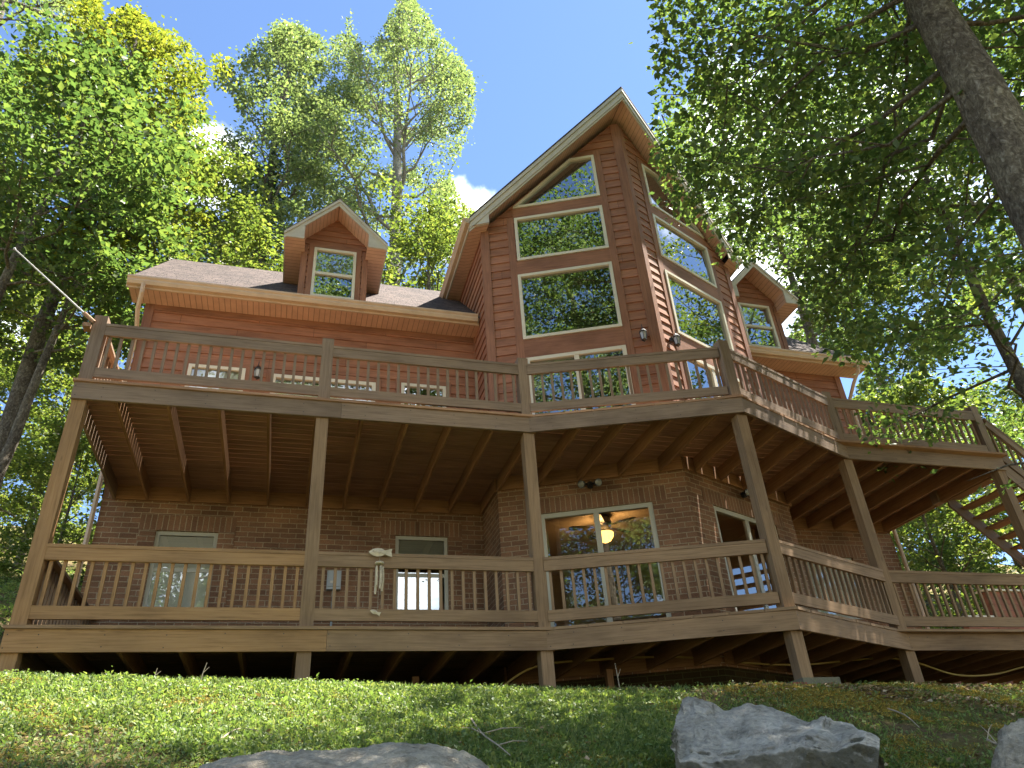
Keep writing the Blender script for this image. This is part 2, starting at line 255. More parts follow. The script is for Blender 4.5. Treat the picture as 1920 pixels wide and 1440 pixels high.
# ------------------------------------------------------------------ mesh helpers
class MB:
    def __init__(s): s.v = []; s.f = []; s.uv = []; s.mi = []
    def face(s, pts, uvs=None, mi=0):
        i = len(s.v); s.v += [tuple(p) for p in pts]; s.f.append(tuple(range(i, i+len(pts))))
        s.uv += [tuple(u) for u in (uvs or [(0, 0)]*len(pts))]; s.mi.append(mi)
    def hexa(s, a, b, mi=0):
        """a, b: end quads (4 points each, same winding); length runs a -> b"""
        a = [np.array(p, float) for p in a]; b = [np.array(p, float) for p in b]
        ou, ov = random.random()*9, random.random()*9
        Ln = float(np.linalg.norm(b[0]-a[0])); acc = 0.0
        for k in range(4):
            j = (k+1) % 4; wd = float(np.linalg.norm(a[j]-a[k]))
            s.face([a[k], b[k], b[j], a[j]], [(ou, ov+acc), (ou+Ln, ov+acc), (ou+Ln, ov+acc+wd), (ou, ov+acc+wd)], mi); acc += wd
        w1 = float(np.linalg.norm(a[1]-a[0])); h1 = float(np.linalg.norm(a[3]-a[0]))
        e = [(ou, ov), (ou+w1*0.3, ov), (ou+w1*0.3, ov+h1), (ou, ov+h1)]
        s.face([a[0], a[1], a[2], a[3]], e, mi); s.face([b[3], b[2], b[1], b[0]], e, mi)
    def box(s, x0, x1, y0, y1, z0, z1, L=None, mi=0):
        d = {'x': x1-x0, 'y': y1-y0, 'z': z1-z0}; L = L or max(d, key=d.get)
        if L == 'x': s.hexa([(x0, y0, z0), (x0, y1, z0), (x0, y1, z1), (x0, y0, z1)], [(x1, y0, z0), (x1, y1, z0), (x1, y1, z1), (x1, y0, z1)], mi)
        elif L == 'y': s.hexa([(x0, y0, z0), (x0, y0, z1), (x1, y0, z1), (x1, y0, z0)], [(x0, y1, z0), (x0, y1, z1), (x1, y1, z1), (x1, y1, z0)], mi)
        else: s.hexa([(x0, y0, z0), (x1, y0, z0), (x1, y1, z0), (x0, y1, z0)], [(x0, y0, z1), (x1, y0, z1), (x1, y1, z1), (x0, y1, z1)], mi)
        return s
    def bar(s, a, b, wd, th, up=(0, 0, 1), mi=0):
        a = np.array(a, float); b = np.array(b, float); d = b-a; d /= np.linalg.norm(d); u = np.array(up, float); u -= d*(u@d); u /= np.linalg.norm(u); r = np.cross(d, u)
        q = [-r*wd/2-u*th/2, r*wd/2-u*th/2, r*wd/2+u*th/2, -r*wd/2+u*th/2]
        s.hexa([a+k for k in q], [b+k for k in q], mi); return s
    def prism(s, poly, off, mi=0):
        p = [np.array(q, float) for q in poly]; o = np.array(off, float); n = len(p)
        ex = p[1]-p[0]; ex /= np.linalg.norm(ex); nn = np.cross(ex, p[2]-p[0]); nn /= np.linalg.norm(nn); ey = np.cross(nn, ex)
        uv = [((q-p[0])@ex, (q-p[0])@ey) for q in p]
        s.face(p[::-1], uv[::-1], mi); s.face([q+o for q in p], uv, mi)
        h = float(np.linalg.norm(o))
        for k in range(n):
            j = (k+1) % n; l = float(np.linalg.norm(p[j]-p[k])); s.face([p[k], p[j], p[j]+o, p[k]+o], [(0, 0), (l, 0), (l, h), (0, h)], mi)
        return s
    def tube(s, pts, rad, n=8, caps=True, mi=0):
        pts = [np.array(p, float) for p in pts]; rad = [rad]*len(pts) if np.isscalar(rad) else rad; rings = []; acc = [0.0]
        for k in range(1, len(pts)): acc.append(acc[-1]+float(np.linalg.norm(pts[k]-pts[k-1])))
        ref = np.array((0.31, 0.95, 0.1))
        for k, p in enumerate(pts):
            d = pts[min(k+1, len(pts)-1)]-pts[max(k-1, 0)]; d = d/(np.linalg.norm(d)+1e-9)
            x = np.cross(ref, d); x /= np.linalg.norm(x)+1e-9; y = np.cross(d, x)
            rings.append([p+rad[k]*(x*math.cos(2*math.pi*i/n)+y*math.sin(2*math.pi*i/n)) for i in range(n)])
        for k in range(len(pts)-1):
            for i in range(n):
                j = (i+1) % n; u0, u1 = i/n, (i+1)/n
                s.face([rings[k][i], rings[k][j], rings[k+1][j], rings[k+1][i]], [(u0, acc[k]), (u1, acc[k]), (u1, acc[k+1]), (u0, acc[k+1])], mi)
        if caps: s.face(rings[0][::-1], None, mi); s.face(rings[-1], None, mi)
        return s
    def lathe(s, prof, c, n=16, mi=0):
        c = np.array(c, float)
        for k in range(len(prof)-1):
            (r0, z0), (r1, z1) = prof[k], prof[k+1]
            for i in range(n):
                a, b = 2*math.pi*i/n, 2*math.pi*(i+1)/n
                q = [c+np.array((r0*math.cos(a), r0*math.sin(a), z0)), c+np.array((r0*math.cos(b), r0*math.sin(b), z0)), c+np.array((r1*math.cos(b), r1*math.sin(b), z1)), c+np.array((r1*math.cos(a), r1*math.sin(a), z1))]
                if r0 < 1e-6: q = [q[0], q[2], q[3]]
                elif r1 < 1e-6: q = q[:3]
                s.face(q, None, mi)
        return s
    def build(s, name, mats, parent=None, smooth=False, merge=False, bevel=0.0):
        me = bpy.data.meshes.new(name); me.from_pydata(s.v, [], s.f); ul = me.uv_layers.new(name='UVMap')
        ul.data.foreach_set('uv', np.array(s.uv, np.float32).ravel())
        for m in ([mats] if isinstance(mats, str) else mats): me.materials.append(MAT[m])
        if any(s.mi): me.polygons.foreach_set('material_index', s.mi)
        if merge:
            import bmesh
            bm = bmesh.new(); bm.from_mesh(me); bmesh.ops.remove_doubles(bm, verts=bm.verts, dist=1e-4); bmesh.ops.recalc_face_normals(bm, faces=bm.faces); bm.to_mesh(me); bm.free()
        if smooth: me.polygons.foreach_set('use_smooth', [True]*len(me.polygons))
        me.update(); o = bpy.data.objects.new(name, me); COL.objects.link(o)
        if parent: adopt(o, parent)
        return o
def adopt(o, parent):
    o.parent = parent
    root = parent
    loc = Vector((0, 0, 0))
    while root: loc += root.location; root = root.parent
    o.matrix_parent_inverse = Matrix.Translation(-Vector(parent.location)) if parent.parent is None else Matrix.Identity(4)
def tag(o, label=None, cat=None, group=None, kind=None):
    for k, v in (('label', label), ('category', cat), ('group', group), ('kind', kind)):
        if v: o[k] = v
    return o
def thing(name, label, cat, loc=(0, 0, 0), group=None):
    o = bpy.data.objects.new(name, None); o.empty_display_size = 0.2; COL.objects.link(o); o.location = loc; return tag(o, label, cat, group)
def rawmesh(name, V, F, mat, parent=None, smooth=False):
    """fast mesh from numpy: V (n,3), F (m,k)"""
    me = bpy.data.meshes.new(name); n, (m, k) = len(V), F.shape
    me.vertices.add(n); me.vertices.foreach_set('co', np.ascontiguousarray(V, np.float32).ravel())
    me.loops.add(m*k); me.loops.foreach_set('vertex_index', np.ascontiguousarray(F, np.int32).ravel())
    me.polygons.add(m); me.polygons.foreach_set('loop_start', np.arange(0, m*k, k, dtype=np.int32))
    if smooth: me.polygons.foreach_set('use_smooth', np.ones(m, bool))
    me.materials.append(MAT[mat]); me.update(calc_edges=True)
    o = bpy.data.objects.new(name, me); COL.objects.link(o)
    if parent: adopt(o, parent)
    return o

# ------------------------------------------------------------------ terrain
H = 3.02                                   # top of the upper deck boards; the lower ones are at z = 0
def smooth(a, b, x): t = np.clip((x-a)/(b-a), 0, 1); return t*t*(3-2*t)
def vnoise(x, y, s, seed=0):
    x = np.asarray(x, float)*s; y = np.asarray(y, float)*s; xi = np.floor(x); yi = np.floor(y); fx = x-xi; fy = y-yi
    def h(a, b): v = np.sin(a*127.1+b*311.7+seed*74.7)*43758.5453; return v-np.floor(v)
    fx = fx*fx*(3-2*fx); fy = fy*fy*(3-2*fy)
    return (h(xi, yi)*(1-fx)+h(xi+1, yi)*fx)*(1-fy)+(h(xi, yi+1)*(1-fx)+h(xi+1, yi+1)*fx)*fy
def fbm(x, y, s, n=4, seed=0):
    r = 0; a = 0.5
    for k in range(n): r = r+a*vnoise(x, y, s*2**k, seed+k); a *= 0.5
    return r
def ground_z(x, y):
    x = np.asarray(x, float); y = np.asarray(y, float)
    z0 = np.interp(x, [-30, -12, -8.7, -5.76, -2.95, 0, 2.6, 6, 12, 30], [0.3, -0.36, -0.52, -0.64, -0.76, -0.88, -0.82, -0.76, -0.6, 0.2])
    yc = -0.45-0.75*np.exp(-(x/2.2)**2)
    d = np.maximum(0, yc-y); z = z0-0.10-0.37*(d-0.35*(1-np.exp(-d/0.35)))
    far = np.maximum(0, -12-y); z = z+0.10*far*(far < 1e9)-0.0*far
    far2 = np.maximum(0, -40-y); z = z+0.27*far2
    ins = smooth(-9.9, -9.15, x)*(1-smooth(6.15, 7.4, x))
    ys = 1.0*(1-ins)+8.6*ins; ys = np.where(x > 5, np.where(ins < 1, 2.6*(1-ins)+8.6*ins, ys), ys)
    r = np.maximum(0, y-ys); z = z+0.39*(r-0.8*(1-np.exp(-r/0.8)))
    z = z-0.39*np.maximum(0, y-75)
    z = z+0.05*(fbm(x, y, 0.9, 3)-0.45)+0.035*(fbm(x, y, 4.5, 2, 5)-0.37)*(np.abs(y+3) < 9)
    return z
gx = np.concatenate([np.linspace(-160, -14, 50), np.arange(-13.9, 10, 0.11), np.linspace(10.2, 160, 50)])
gy = np.concatenate([np.linspace(-160, -12, 44), np.arange(-11.8, 4, 0.10), np.linspace(4.2, 20, 50), np.linspace(21, 170, 40)])
GX, GY = np.meshgrid(gx, gy); GZ = ground_z(GX, GY)
nx, ny = len(gx), len(gy); idx = np.arange(nx*ny).reshape(ny, nx)
F = np.stack([idx[:-1, :-1], idx[:-1, 1:], idx[1:, 1:], idx[1:, :-1]], -1).reshape(-1, 4)
tag(rawmesh('ground', np.stack([GX, GY, GZ], -1).reshape(-1, 3), F, 'soil', None, True), kind='structure')

# ------------------------------------------------------------------ the house
XS, YS, YA, XA, YW = 2.795, 2.131, 0.886, 0.03, 3.20
XL, XR, YB = -8.93, 5.92, 8.0
house = thing('cabin_house', 'brown cedar and brick cabin with a tall glazed prow gable and two dormers', 'house', (0, 3.2, -0.9))
def frame_of(p0, p1):
    p0 = np.array(p0, float); p1 = np.array(p1, float); e = p1-p0; Ln = float(np.linalg.norm(e)); e /= Ln; return p0, e, np.array((e[1], -e[0])), Ln
def pt(fr, u, z, o=0.0):
    p0, e, n, _ = fr; q = p0+e*u+n*o; return np.array((q[0], q[1], z))
WALLS = {'side_left': ((XL, YB), (XL, YW)), 'wing_left': ((XL, YW), (-XS, YW)), 'prow_side_left': ((-XS, YW), (-XS, YS)), 'prow_left': ((-XS, YS), (XA, YA)),
         'prow_right': ((XA, YA), (XS, YS)), 'prow_side_right': ((XS, YS), (XS, YW)), 'wing_right': ((XS, YW), (XR, YW)), 'side_right': ((XR, YW), (XR, YB)), 'back': ((XR, YB), (XL, YB))}
FR = {k: frame_of(*v) for k, v in WALLS.items()}
LP = FR['prow_left'][3]                    # length of one slanted prow face
def up(u): return LP-u                     # prow_left runs towards the tip: mirror a distance from the tip

def brick_wall(fr, z0, z1, holes, sol=True):
    mb = MB(); us = sorted({0.0, fr[3]} | {h[0] for h in holes} | {h[1] for h in holes}); zs = sorted({z0, z1} | {h[2] for h in holes} | {h[3] for h in holes}); off = random.random()
    for a, b in zip(us, us[1:]):
        for c, d in zip(zs, zs[1:]):
            if any(h[0] <= a+1e-6 and h[1] >= b-1e-6 and h[2] <= c+1e-6 and h[3] >= d-1e-6 for h in holes): continue
            mb.face([pt(fr, a, c), pt(fr, b, c), pt(fr, b, d), pt(fr, a, d)], [(a+off, c), (b+off, c), (b+off, d), (a+off, d)])
    for a, b, c, d in holes:
        for q, w_ in (((a, c), (a, d)), ((b, d), (b, c)), ((a, d), (b, d)), ((b, c), (a, c))):
            l = abs(q[0]-w_[0])+abs(q[1]-w_[1])
            mb.face([pt(fr, q[0], q[1]), pt(fr, q[0], q[1], -0.11), pt(fr, w_[0], w_[1], -0.11), pt(fr, w_[0], w_[1])], [(0, 0), (0.11, 0), (0.11, l), (0, l)])
    return mb.build('brick_wall', 'brick', house)
def strip(mb, fr, a, b, c, d, o, vert):    # a proud band of bricks with its own coursing
    p = [pt(fr, a, c, 0), pt(fr, b, c, 0), pt(fr, b, d, 0), pt(fr, a, d, 0)]; n = np.array((*fr[2], 0))*o
    uv = [(a, 0.003), (b, 0.003), (b, d-c+0.003), (a, d-c+0.003)]
    mb.face([q+n for q in p], uv)
    for k in range(4):
        j = (k+1) % 4; mb.face([p[k], p[j], p[j]+n, p[k]+n], [(uv[k][0], uv[k][1]), (uv[j][0], uv[j][1]), (uv[j][0]+.01, uv[j][1]), (uv[k][0]+.01, uv[k][1])])
DOOR_L = (up(2.42), up(0.60), 0.03, 2.27); DOOR_R = (0.60, 2.42, 0.03, 2.27)
BH = {'wing_left': [(0.86, 1.78, 0.98, 2.27), (4.60, 5.50, 0.98, 2.33)], 'prow_left': [DOOR_L], 'prow_right': [DOOR_R], 'wing_right': [(0.85, 2.0, 0.98, 2.2)]}
for k, fr in FR.items():
    brick_wall(fr, -0.30, 2.995, BH.get(k, []))
    mb = MB(); mb.face([pt(fr, 0, -1.9), pt(fr, fr[3], -1.9), pt(fr, fr[3], -.30), pt(fr, 0, -.30)], [(0, -1.9), (fr[3], -1.9), (fr[3], -.3), (0, -.3)]); mb.build('foundation', 'foundation_moss_shade', house)
    if k != 'back':
        mb = MB(); strip(mb, fr, -0.012, fr[3]+0.012, 2.765, 2.99, 0.012, 1)
        for (a, b, c, d) in BH.get(k, []):
            strip(mb, fr, a-0.25, b+0.25, d+0.001, d+0.256, 0.010, 1)
        mb.build('soldier_course', 'brick_soldier', house)
        if k == 'wing_left' or k == 'wing_right':
            for (a, b, c, d) in BH[k]:
                mb = MB()
                strip(mb, fr, a-0.25, a-0.001, c, d, 0.010, 0); strip(mb, fr, b+0.001, b+0.25, c, d, 0.010, 0); strip(mb, fr, a-0.25, b+0.25, c-0.09, c-0.001, 0.035, 0); mb.build('window_surround', 'brick', house)

# gable roof numbers
APX, APY, APZ, SL = 0.0, 0.31, 11.60, 0.93
EX, EY = 3.10, 1.96
def roof_z(x): return APZ-SL*abs(x)
def hole_iv(poly, z):
    xs = []
    for k in range(len(poly)):
        (a, b), (c, d) = poly[k], poly[(k+1) % len(poly)]
        if (b-z)*(d-z) < 0: xs.append(a+(c-a)*(z-b)/(d-b))
    return (min(xs), max(xs)) if len(xs) >= 2 else None
def siding(fr, zlo, zhi, lim=None, holes=(), lap=0.2, base=3.02, parent=house, u0=0.0, u1=None, proud=0.022):
    u1 = fr[3] if u1 is None else u1; lim = lim or (lambda z: (u0, u1)); mb = MB(); zs = {zlo, zhi}; k = base
    while k < zhi:
        if k > zlo: zs.add(round(k, 4))
        k += lap
    for h in holes:
        for _, z in h:
            if zlo < z < zhi: zs.add(round(z, 4))
        dz = [h[i][1] != h[(i+1) % len(h)][1] and h[i][0] != h[(i+1) % len(h)][0] for i in range(len(h))]
        if any(dz):
            zz = min(z for _, z in h)
            while zz < max(z for _, z in h): zs.add(round(zz, 4)); zz += 0.05
    zs = sorted(zs)
    for c, d in zip(zs, zs[1:]):
        if d-c < 1e-4: continue
        m = (c+d)/2; row = math.floor((m-base)/lap+1e-6); t0 = (c-base)/lap-row; t1 = (d-base)/lap-row; o0 = proud*(1-t0)+0.003; o1 = proud*(1-t1)+0.003
        (a0, b0), (a1, b1) = lim(c), lim(d)
        ivs = [(0.0, 1.0)]; cuts = []
        A, B = lim(m)
        if B-A < 0.01: continue
        for h in holes:
            iv = hole_iv(h, m)
            if iv: cuts.append(iv)
        segs = [(A, B)]
        for p, q in cuts: segs = [s for a, b in segs for s in ((a, min(b, p)), (max(a, q), b)) if s[1]-s[0] > 0.004]
        for a, b in segs:
            fa = (lambda s0, s1: s0 if abs(a-A) < 1e-6 else a); la0, la1 = (a0, a1) if abs(a-A) < 1e-6 else (a, a); lb0, lb1 = (b0, b1) if abs(b-B) < 1e-6 else (b, b)
            if lb1 < la1: lb1 = la1 = (la1+lb1)/2
            ou = row*3.37; ov = row*0.71
            mb.face([pt(fr, la0, c, o0), pt(fr, lb0, c, o0), pt(fr, lb1, d, o1), pt(fr, la1, d, o1)], [(la0+ou, ov+t0*lap), (lb0+ou, ov+t0*lap), (lb1+ou, ov+t1*lap), (la1+ou, ov+t1*lap)])
            if t0 < 0.01: mb.face([pt(fr, la0, c, -0.02), pt(fr, lb0, c, -0.02), pt(fr, lb0, c, o0), pt(fr, la0, c, o0)], [(la0+ou, ov), (lb0+ou, ov), (lb0+ou, ov+.02), (la0+ou, ov+.02)])
    return mb.build('siding_wall', 'siding_wood', parent)

def inset(poly, w_):
    n = len(poly); out = []; area = sum(poly[i][0]*poly[(i+1) % n][1]-poly[(i+1) % n][0]*poly[i][1] for i in range(n)); sg = 1 if area > 0 else -1; Ls = []
    for i in range(n):
        (x0, y0), (x1, y1) = poly[i], poly[(i+1) % n]; dx, dy = x1-x0, y1-y0; l = math.hypot(dx, dy); nx_, ny_ = -dy/l*sg, dx/l*sg; Ls.append((x0+nx_*w_, y0+ny_*w_, dx/l, dy/l))
    for i in range(n):
        ax, ay, ux, uy = Ls[i-1]; bx, by, vx, vy = Ls[i]; det = ux*(-vy)+vx*uy
        t = ((bx-ax)*(-vy)+vx*(by-ay))/det; out.append((ax+ux*t, ay+uy*t))
    return out
def ringbars(mb, fr, outer, inner, o0, o1):
    n = len(outer)
    for i in range(n):
        j = (i+1) % n; q = [outer[i], outer[j], inner[j], inner[i]]
        mb.hexa([pt(fr, *q[0], o0), pt(fr, *q[3], o0), pt(fr, *q[3], o1), pt(fr, *q[0], o1)], [pt(fr, *q[1], o0), pt(fr, *q[2], o0), pt(fr, *q[2], o1), pt(fr, *q[1], o1)])
def rect(a, b, c, d): return [(a, c), (b, c), (b, d), (a, d)]
def window(fr, poly, name='window', fw=0.06, o=(-0.05, 0.05), po=-0.005, mat='frame', gmat='glass', trim=0.0, trim_o=0.036, sash=None, blind=None, parent=house, mull=()):
    if sum(poly[i][0]*poly[(i+1) % len(poly)][1]-poly[(i+1) % len(poly)][0]*poly[i][1] for i in range(len(poly))) < 0: poly = poly[::-1]
    mb = MB(); inn = inset(poly, fw); ringbars(mb, fr, poly, inn, *o)
    zs = [z for _, z in inn]; us = [u for u, _ in inn]
    if sash is not None:
        mb.hexa([pt(fr, min(us), sash-.03, o[0]), pt(fr, min(us), sash+.03, o[0]), pt(fr, min(us), sash+.03, o[1]-.015), pt(fr, min(us), sash-.03, o[1]-.015)],
                [pt(fr, max(us), sash-.03, o[0]), pt(fr, max(us), sash+.03, o[0]), pt(fr, max(us), sash+.03, o[1]-.015), pt(fr, max(us), sash-.03, o[1]-.015)])
    for m_ in mull:
        mb.hexa([pt(fr, m_-.045, min(zs), o[0]), pt(fr, m_+.045, min(zs), o[0]), pt(fr, m_+.045, min(zs), o[1]-.01), pt(fr, m_-.045, min(zs), o[1]-.01)],
                [pt(fr, m_-.045, max(zs), o[0]), pt(fr, m_+.045, max(zs), o[0]), pt(fr, m_+.045, max(zs), o[1]-.01), pt(fr, m_-.045, max(zs), o[1]-.01)])
    f = mb.build(name, mat, parent)
    def sub(m2, nm, mt):
        return m2.build(nm, mt, f if parent is house else parent)
    sp = [rect(min(us), max(us), min(zs), sash-.03), rect(min(us), max(us), sash+.03, max(zs))] if sash is not None else [rect(us_[0], us_[1], min(zs), max(zs)) for us_ in zip([min(us)]+[m_+.045 for m_ in mull], [m_-.045 for m_ in mull]+[max(us)])] if mull else [inn]
    for k, pl in enumerate(sp):
        m2 = MB(); m2.face([pt(fr, u, z, po+(0.012*k if len(sp) > 1 else 0)) for u, z in pl], [(u, z) for u, z in pl]); sub(m2, 'pane', gmat)
    if trim:
        m2 = MB(); ringbars(m2, fr, inset(poly, -trim), inset(poly, -0.002), -0.01, trim_o); sub(m2, 'window_trim', 'trim_wood')
    if blind:
        m2 = MB(); z = blind[1]
        while z > blind[0]:
            m2.face([pt(fr, min(us)-.01, z, -0.060), pt(fr, max(us)+.01, z, -0.060), pt(fr, max(us)+.01, z-.043, -0.083), pt(fr, min(us)-.01, z-.043, -0.083)]); z -= 0.04
        sub(m2, 'blind', 'blind')
    return f

S_L, S_R = FR['prow_left'], FR['prow_right']
W1 = rect(0.60, 2.44, 5.70, 7.24); W2 = rect(0.60, 2.42, 7.60, 8.74)
W3 = [(0.60, 9.02), (2.42, 9.02), (2.42, 9.06), (1.12, 10.22), (0.60, 10.22)]
UDOOR = rect(0.60, 2.42, 3.06, 5.28)
def mir(poly): return [(up(u), z) for u, z in poly]
zt = lambda u: 11.20-SL*0.9134*u          # siding top along a prow face, u from the tip
def lim_r(z): return (0.0, min(LP, max(0.0, (11.20-z)/(SL*0.9134))))
def lim_l(z): a, b = lim_r(z); return (up(b), LP)
siding(S_L, 3.0, 11.1, lim_l, [mir(p) for p in (W1, W2, W3, UDOOR)]); siding(S_R, 3.0, 11.1, lim_r, [W1, W2, W3, UDOOR])
frw = FR['wing_left']; UW1 = (0.88, 1.84, 4.05, 5.36); UD2 = (2.30, 4.17, 3.06, 5.30); UW3 = (4.65, 5.51, 4.05, 5.35)
siding(frw, 3.0, 6.62, None, [rect(*UW1), rect(*UD2), rect(*UW3)]); siding(FR['wing_right'], 3.0, 6.62)
def lim_g(z):                              # gable end: under the wing roof
    k = max(0.0, z-7.05)+.0; return (min(2.4, k), max(2.4, 4.8-k))
siding(FR['side_left'], 3.0, 9.3, lim_g); siding(FR['side_right'], 3.0, 9.3, lim_g)
siding(FR['prow_side_left'], 3.0, 8.6, None, (), u0=-1.9); siding(FR['prow_side_right'], 3.0, 8.6, None, (), u1=FR['prow_side_right'][3]+1.9)
def vboard(fr, u0, u1, z0, z1, o=0.038, nm='corner_board'):
    mb = MB(); mb.hexa([pt(fr, u0, z0, -0.02), pt(fr, u1, z0, -0.02), pt(fr, u1, z0, o), pt(fr, u0, z0, o)], [pt(fr, u0, z1, -0.02), pt(fr, u1, z1, -0.02), pt(fr, u1, z1, o), pt(fr, u0, z1, o)]); mb.build(nm, 'trim_wood', house)
vboard(S_L, LP-0.14, LP+0.038, 3.03, 11.05); vboard(S_R, 0.0, 0.14, 3.03, 11.05, 0.037)
vboard(S_L, -0.036, 0.12, 3.03, 8.62); vboard(S_R, LP-0.12, LP+0.036, 3.03, 8.62)
vboard(FR['prow_side_left'], FR['prow_side_left'][3]-0.10, FR['prow_side_left'][3]+0.012, 3.03, 8.6, 0.034); vboard(FR['prow_side_right'], -0.012, 0.10, 3.03, 8.6, 0.034)
vboard(FR['prow_side_left'], -0.02, 0.07, 3.03, 6.6, 0.033)
vboard(frw, -0.036, 0.12, 3.03, 6.6); vboard(FR['wing_right'], FR['wing_right'][3]-0.12, FR['wing_right'][3]+0.036, 3.03, 6.6)
mb = MB(); mb.hexa([pt(frw, 0.12, 6.46, -0.02), pt(frw, 0.12, 6.60, -0.02), pt(frw, 0.12, 6.60, 0.034), pt(frw, 0.12, 6.46, 0.034)], [pt(frw, frw[3], 6.46, -0.02), pt(frw, frw[3], 6.60, -0.02), pt(frw, frw[3], 6.60, 0.034), pt(frw, frw[3], 6.46, 0.034)])
mb.build('frieze_board', 'trim_wood', house)
# flat trim that ties the stacked windows together
for fr, f in ((S_L, mir), (S_R, lambda p: p)):
    for u in (0.46, 2.44):
        a, b = sorted(q for q, _ in f([(u, 0), (u+0.14, 0)]))
        vboard(fr, a, b, 3.04, min(10.35, zt(max(u, u+0.14))-0.25), 0.032, 'window_trim')
    for z0, z1 in ((5.29, 5.69), (7.25, 7.59), (8.75, 9.01)):
        a, b = sorted(q for q, _ in f([(0.60, 0), (2.44, 0)])); mb = MB()
        mb.hexa([pt(fr, a, z0, -0.01), pt(fr, a, z1, -0.01), pt(fr, a, z1, 0.030), pt(fr, a, z0, 0.030)], [pt(fr, b, z0, -0.01), pt(fr, b, z1, -0.01), pt(fr, b, z1, 0.030), pt(fr, b, z0, 0.030)]); mb.build('window_trim', 'trim_wood', house)
    window(fr, f(W1)); window(fr, f(W2)); window(fr, f(W3))
    window(fr, f(UDOOR), 'sliding_door', 0.07, mull=[f([(1.50, 0)])[0][0]])
for r_ in (UW1, UW3): window(frw, rect(*r_), 'window', 0.06, gmat='glass_clear' if r_ is UW1 else 'glass', trim=0.1, sash=4.7, blind=(4.1, 5.3) if r_ is UW1 else None)
window(frw, rect(*UD2), 'sliding_door', 0.07, gmat='glass_clear', trim=0.1, mull=[3.23], blind=(3.1, 5.2))
for (a, b, c, d), bl in zip(BH['wing_left'], ((1.0, 2.2), (1.9, 2.3))): window(frw, rect(a, b, c, d), 'window', 0.06, (-0.09, -0.035), -0.06, 'frame_green', 'glass' if bl[0] > 1.5 else 'glass_clear', sash=1.66, blind=bl)
window(FR['wing_right'], rect(*BH['wing_right'][0]), 'window', 0.06, (-0.09, -0.035), -0.06, 'frame_green', 'glass_clear', sash=1.6, blind=(1.0, 2.15))
window(S_L, rect(*DOOR_L), 'sliding_door', 0.075, (-0.09, -0.02), -0.05, 'frame_green', 'glass_clear', mull=[up(1.51)]); window(S_R, rect(*DOOR_R), 'sliding_door', 0.075, (-0.09, -0.02), -0.05, 'frame_green', 'glass_clear', mull=[1.55])

# rooms behind the glass
mb = MB(); mb.box(XL+.1, XR-.1, 3.3, YB-.1, -0.12, -0.02); mb.prism([(-2.68, 3.3, -.12), (-2.68, 2.26, -.12), (XA, 1.04, -.12), (2.68, 2.26, -.12), (2.68, 3.3, -.12)], (0, 0, 0.10)); mb.build('interior_floor', 'floor_wood', house)
mb = MB(); mb.prism([(-2.70, 7.0, 2.74), (-2.70, 2.24, 2.74), (XA, 1.02, 2.74), (2.70, 2.24, 2.74), (2.70, 7.0, 2.74)], (0, 0, 0.1)); mb.box(XL+.1, -2.71, 3.3, YB-.1, 2.74, 2.84); mb.box(2.71, XR-.1, 3.3, YB-.1, 2.74, 2.84); mb.build('interior_ceiling', 'ceiling_paint', house)
mb = MB(); mb.box(-2.78, 2.78, 6.4, 6.5, -0.02, 2.74); mb.box(-2.79, -2.72, 3.25, 6.4, -0.02, 2.74); mb.box(2.72, 2.79, 3.25, 6.4, -0.02, 2.74); mb.box(-2.78, 2.78, 5.6, 5.7, 3.0, 9.3)
mb.box(-2.79, -2.73, 2.3, 5.6, 3.0, 8.6); mb.box(2.73, 2.79, 2.3, 5.6, 3.0, 8.6); mb.box(XL+.1, -2.9, 6.0, 6.1, -0.02, 6.5); mb.box(2.9, XR-.1, 6.0, 6.1, -.02, 6.5); mb.prism([(-2.75, 5.6, 8.5), (2.75, 5.6, 8.5), (0.0, 5.6, 11.2)], (0, .08, 0)); mb.build('interior_wall', 'interior', house)
mb = MB(); mb.prism([(-2.70, 7.0, 2.90), (-2.70, 2.24, 2.90), (XA, 1.02, 2.90), (2.70, 2.24, 2.90), (2.70, 7.0, 2.90)], (0, 0, 0.08)); mb.build('upper_floor', 'floor_wood', house)

# ---- wing roof
RY, RZ, EYW, EZW = 5.62, 9.62, 2.68, 6.72
def rz(y): return EZW+(y-EYW)*(RZ-EZW)/(RY-EYW)
mb = MB()
for x0, x1 in ((-9.22, 0.0), (0.0, 6.40)):
    for sgn in (1, -1):
        yb = EYW if sgn == 1 else 2*RY-EYW; p = [(x0, yb, EZW), (x1, yb, EZW), (x1, RY, RZ), (x0, RY, RZ)]; p = p if sgn == 1 else p[::-1]
        mb.prism(p, (0, 0, 0.06))
mb.build('roof', 'shingle', house)
for x0, x1 in ((-9.20, -2.80), (2.80, 6.38)):
    a = (x1-x0); mb = MB()
    mb.face([(x0, 2.74, 6.575), (x1, 2.74, 6.575), (x1, YW-.02, 6.575), (x0, YW-.02, 6.575)], [(0, 0), (a, 0), (a, .4), (0, .4)]); mb.build('soffit', 'soffit', house)
for x0, x1 in ((-9.20, XL), (XR, 6.38)):
    mb = MB(); mb.face([(x0, 2.7, 6.58), (x1, 2.7, 6.58), (x1, RY, RZ-.14), (x0, RY, RZ-.14)], [(0, 0), (0, .3), (4.2, .3), (4.2, 0)]); mb.build('soffit', 'soffit', house)
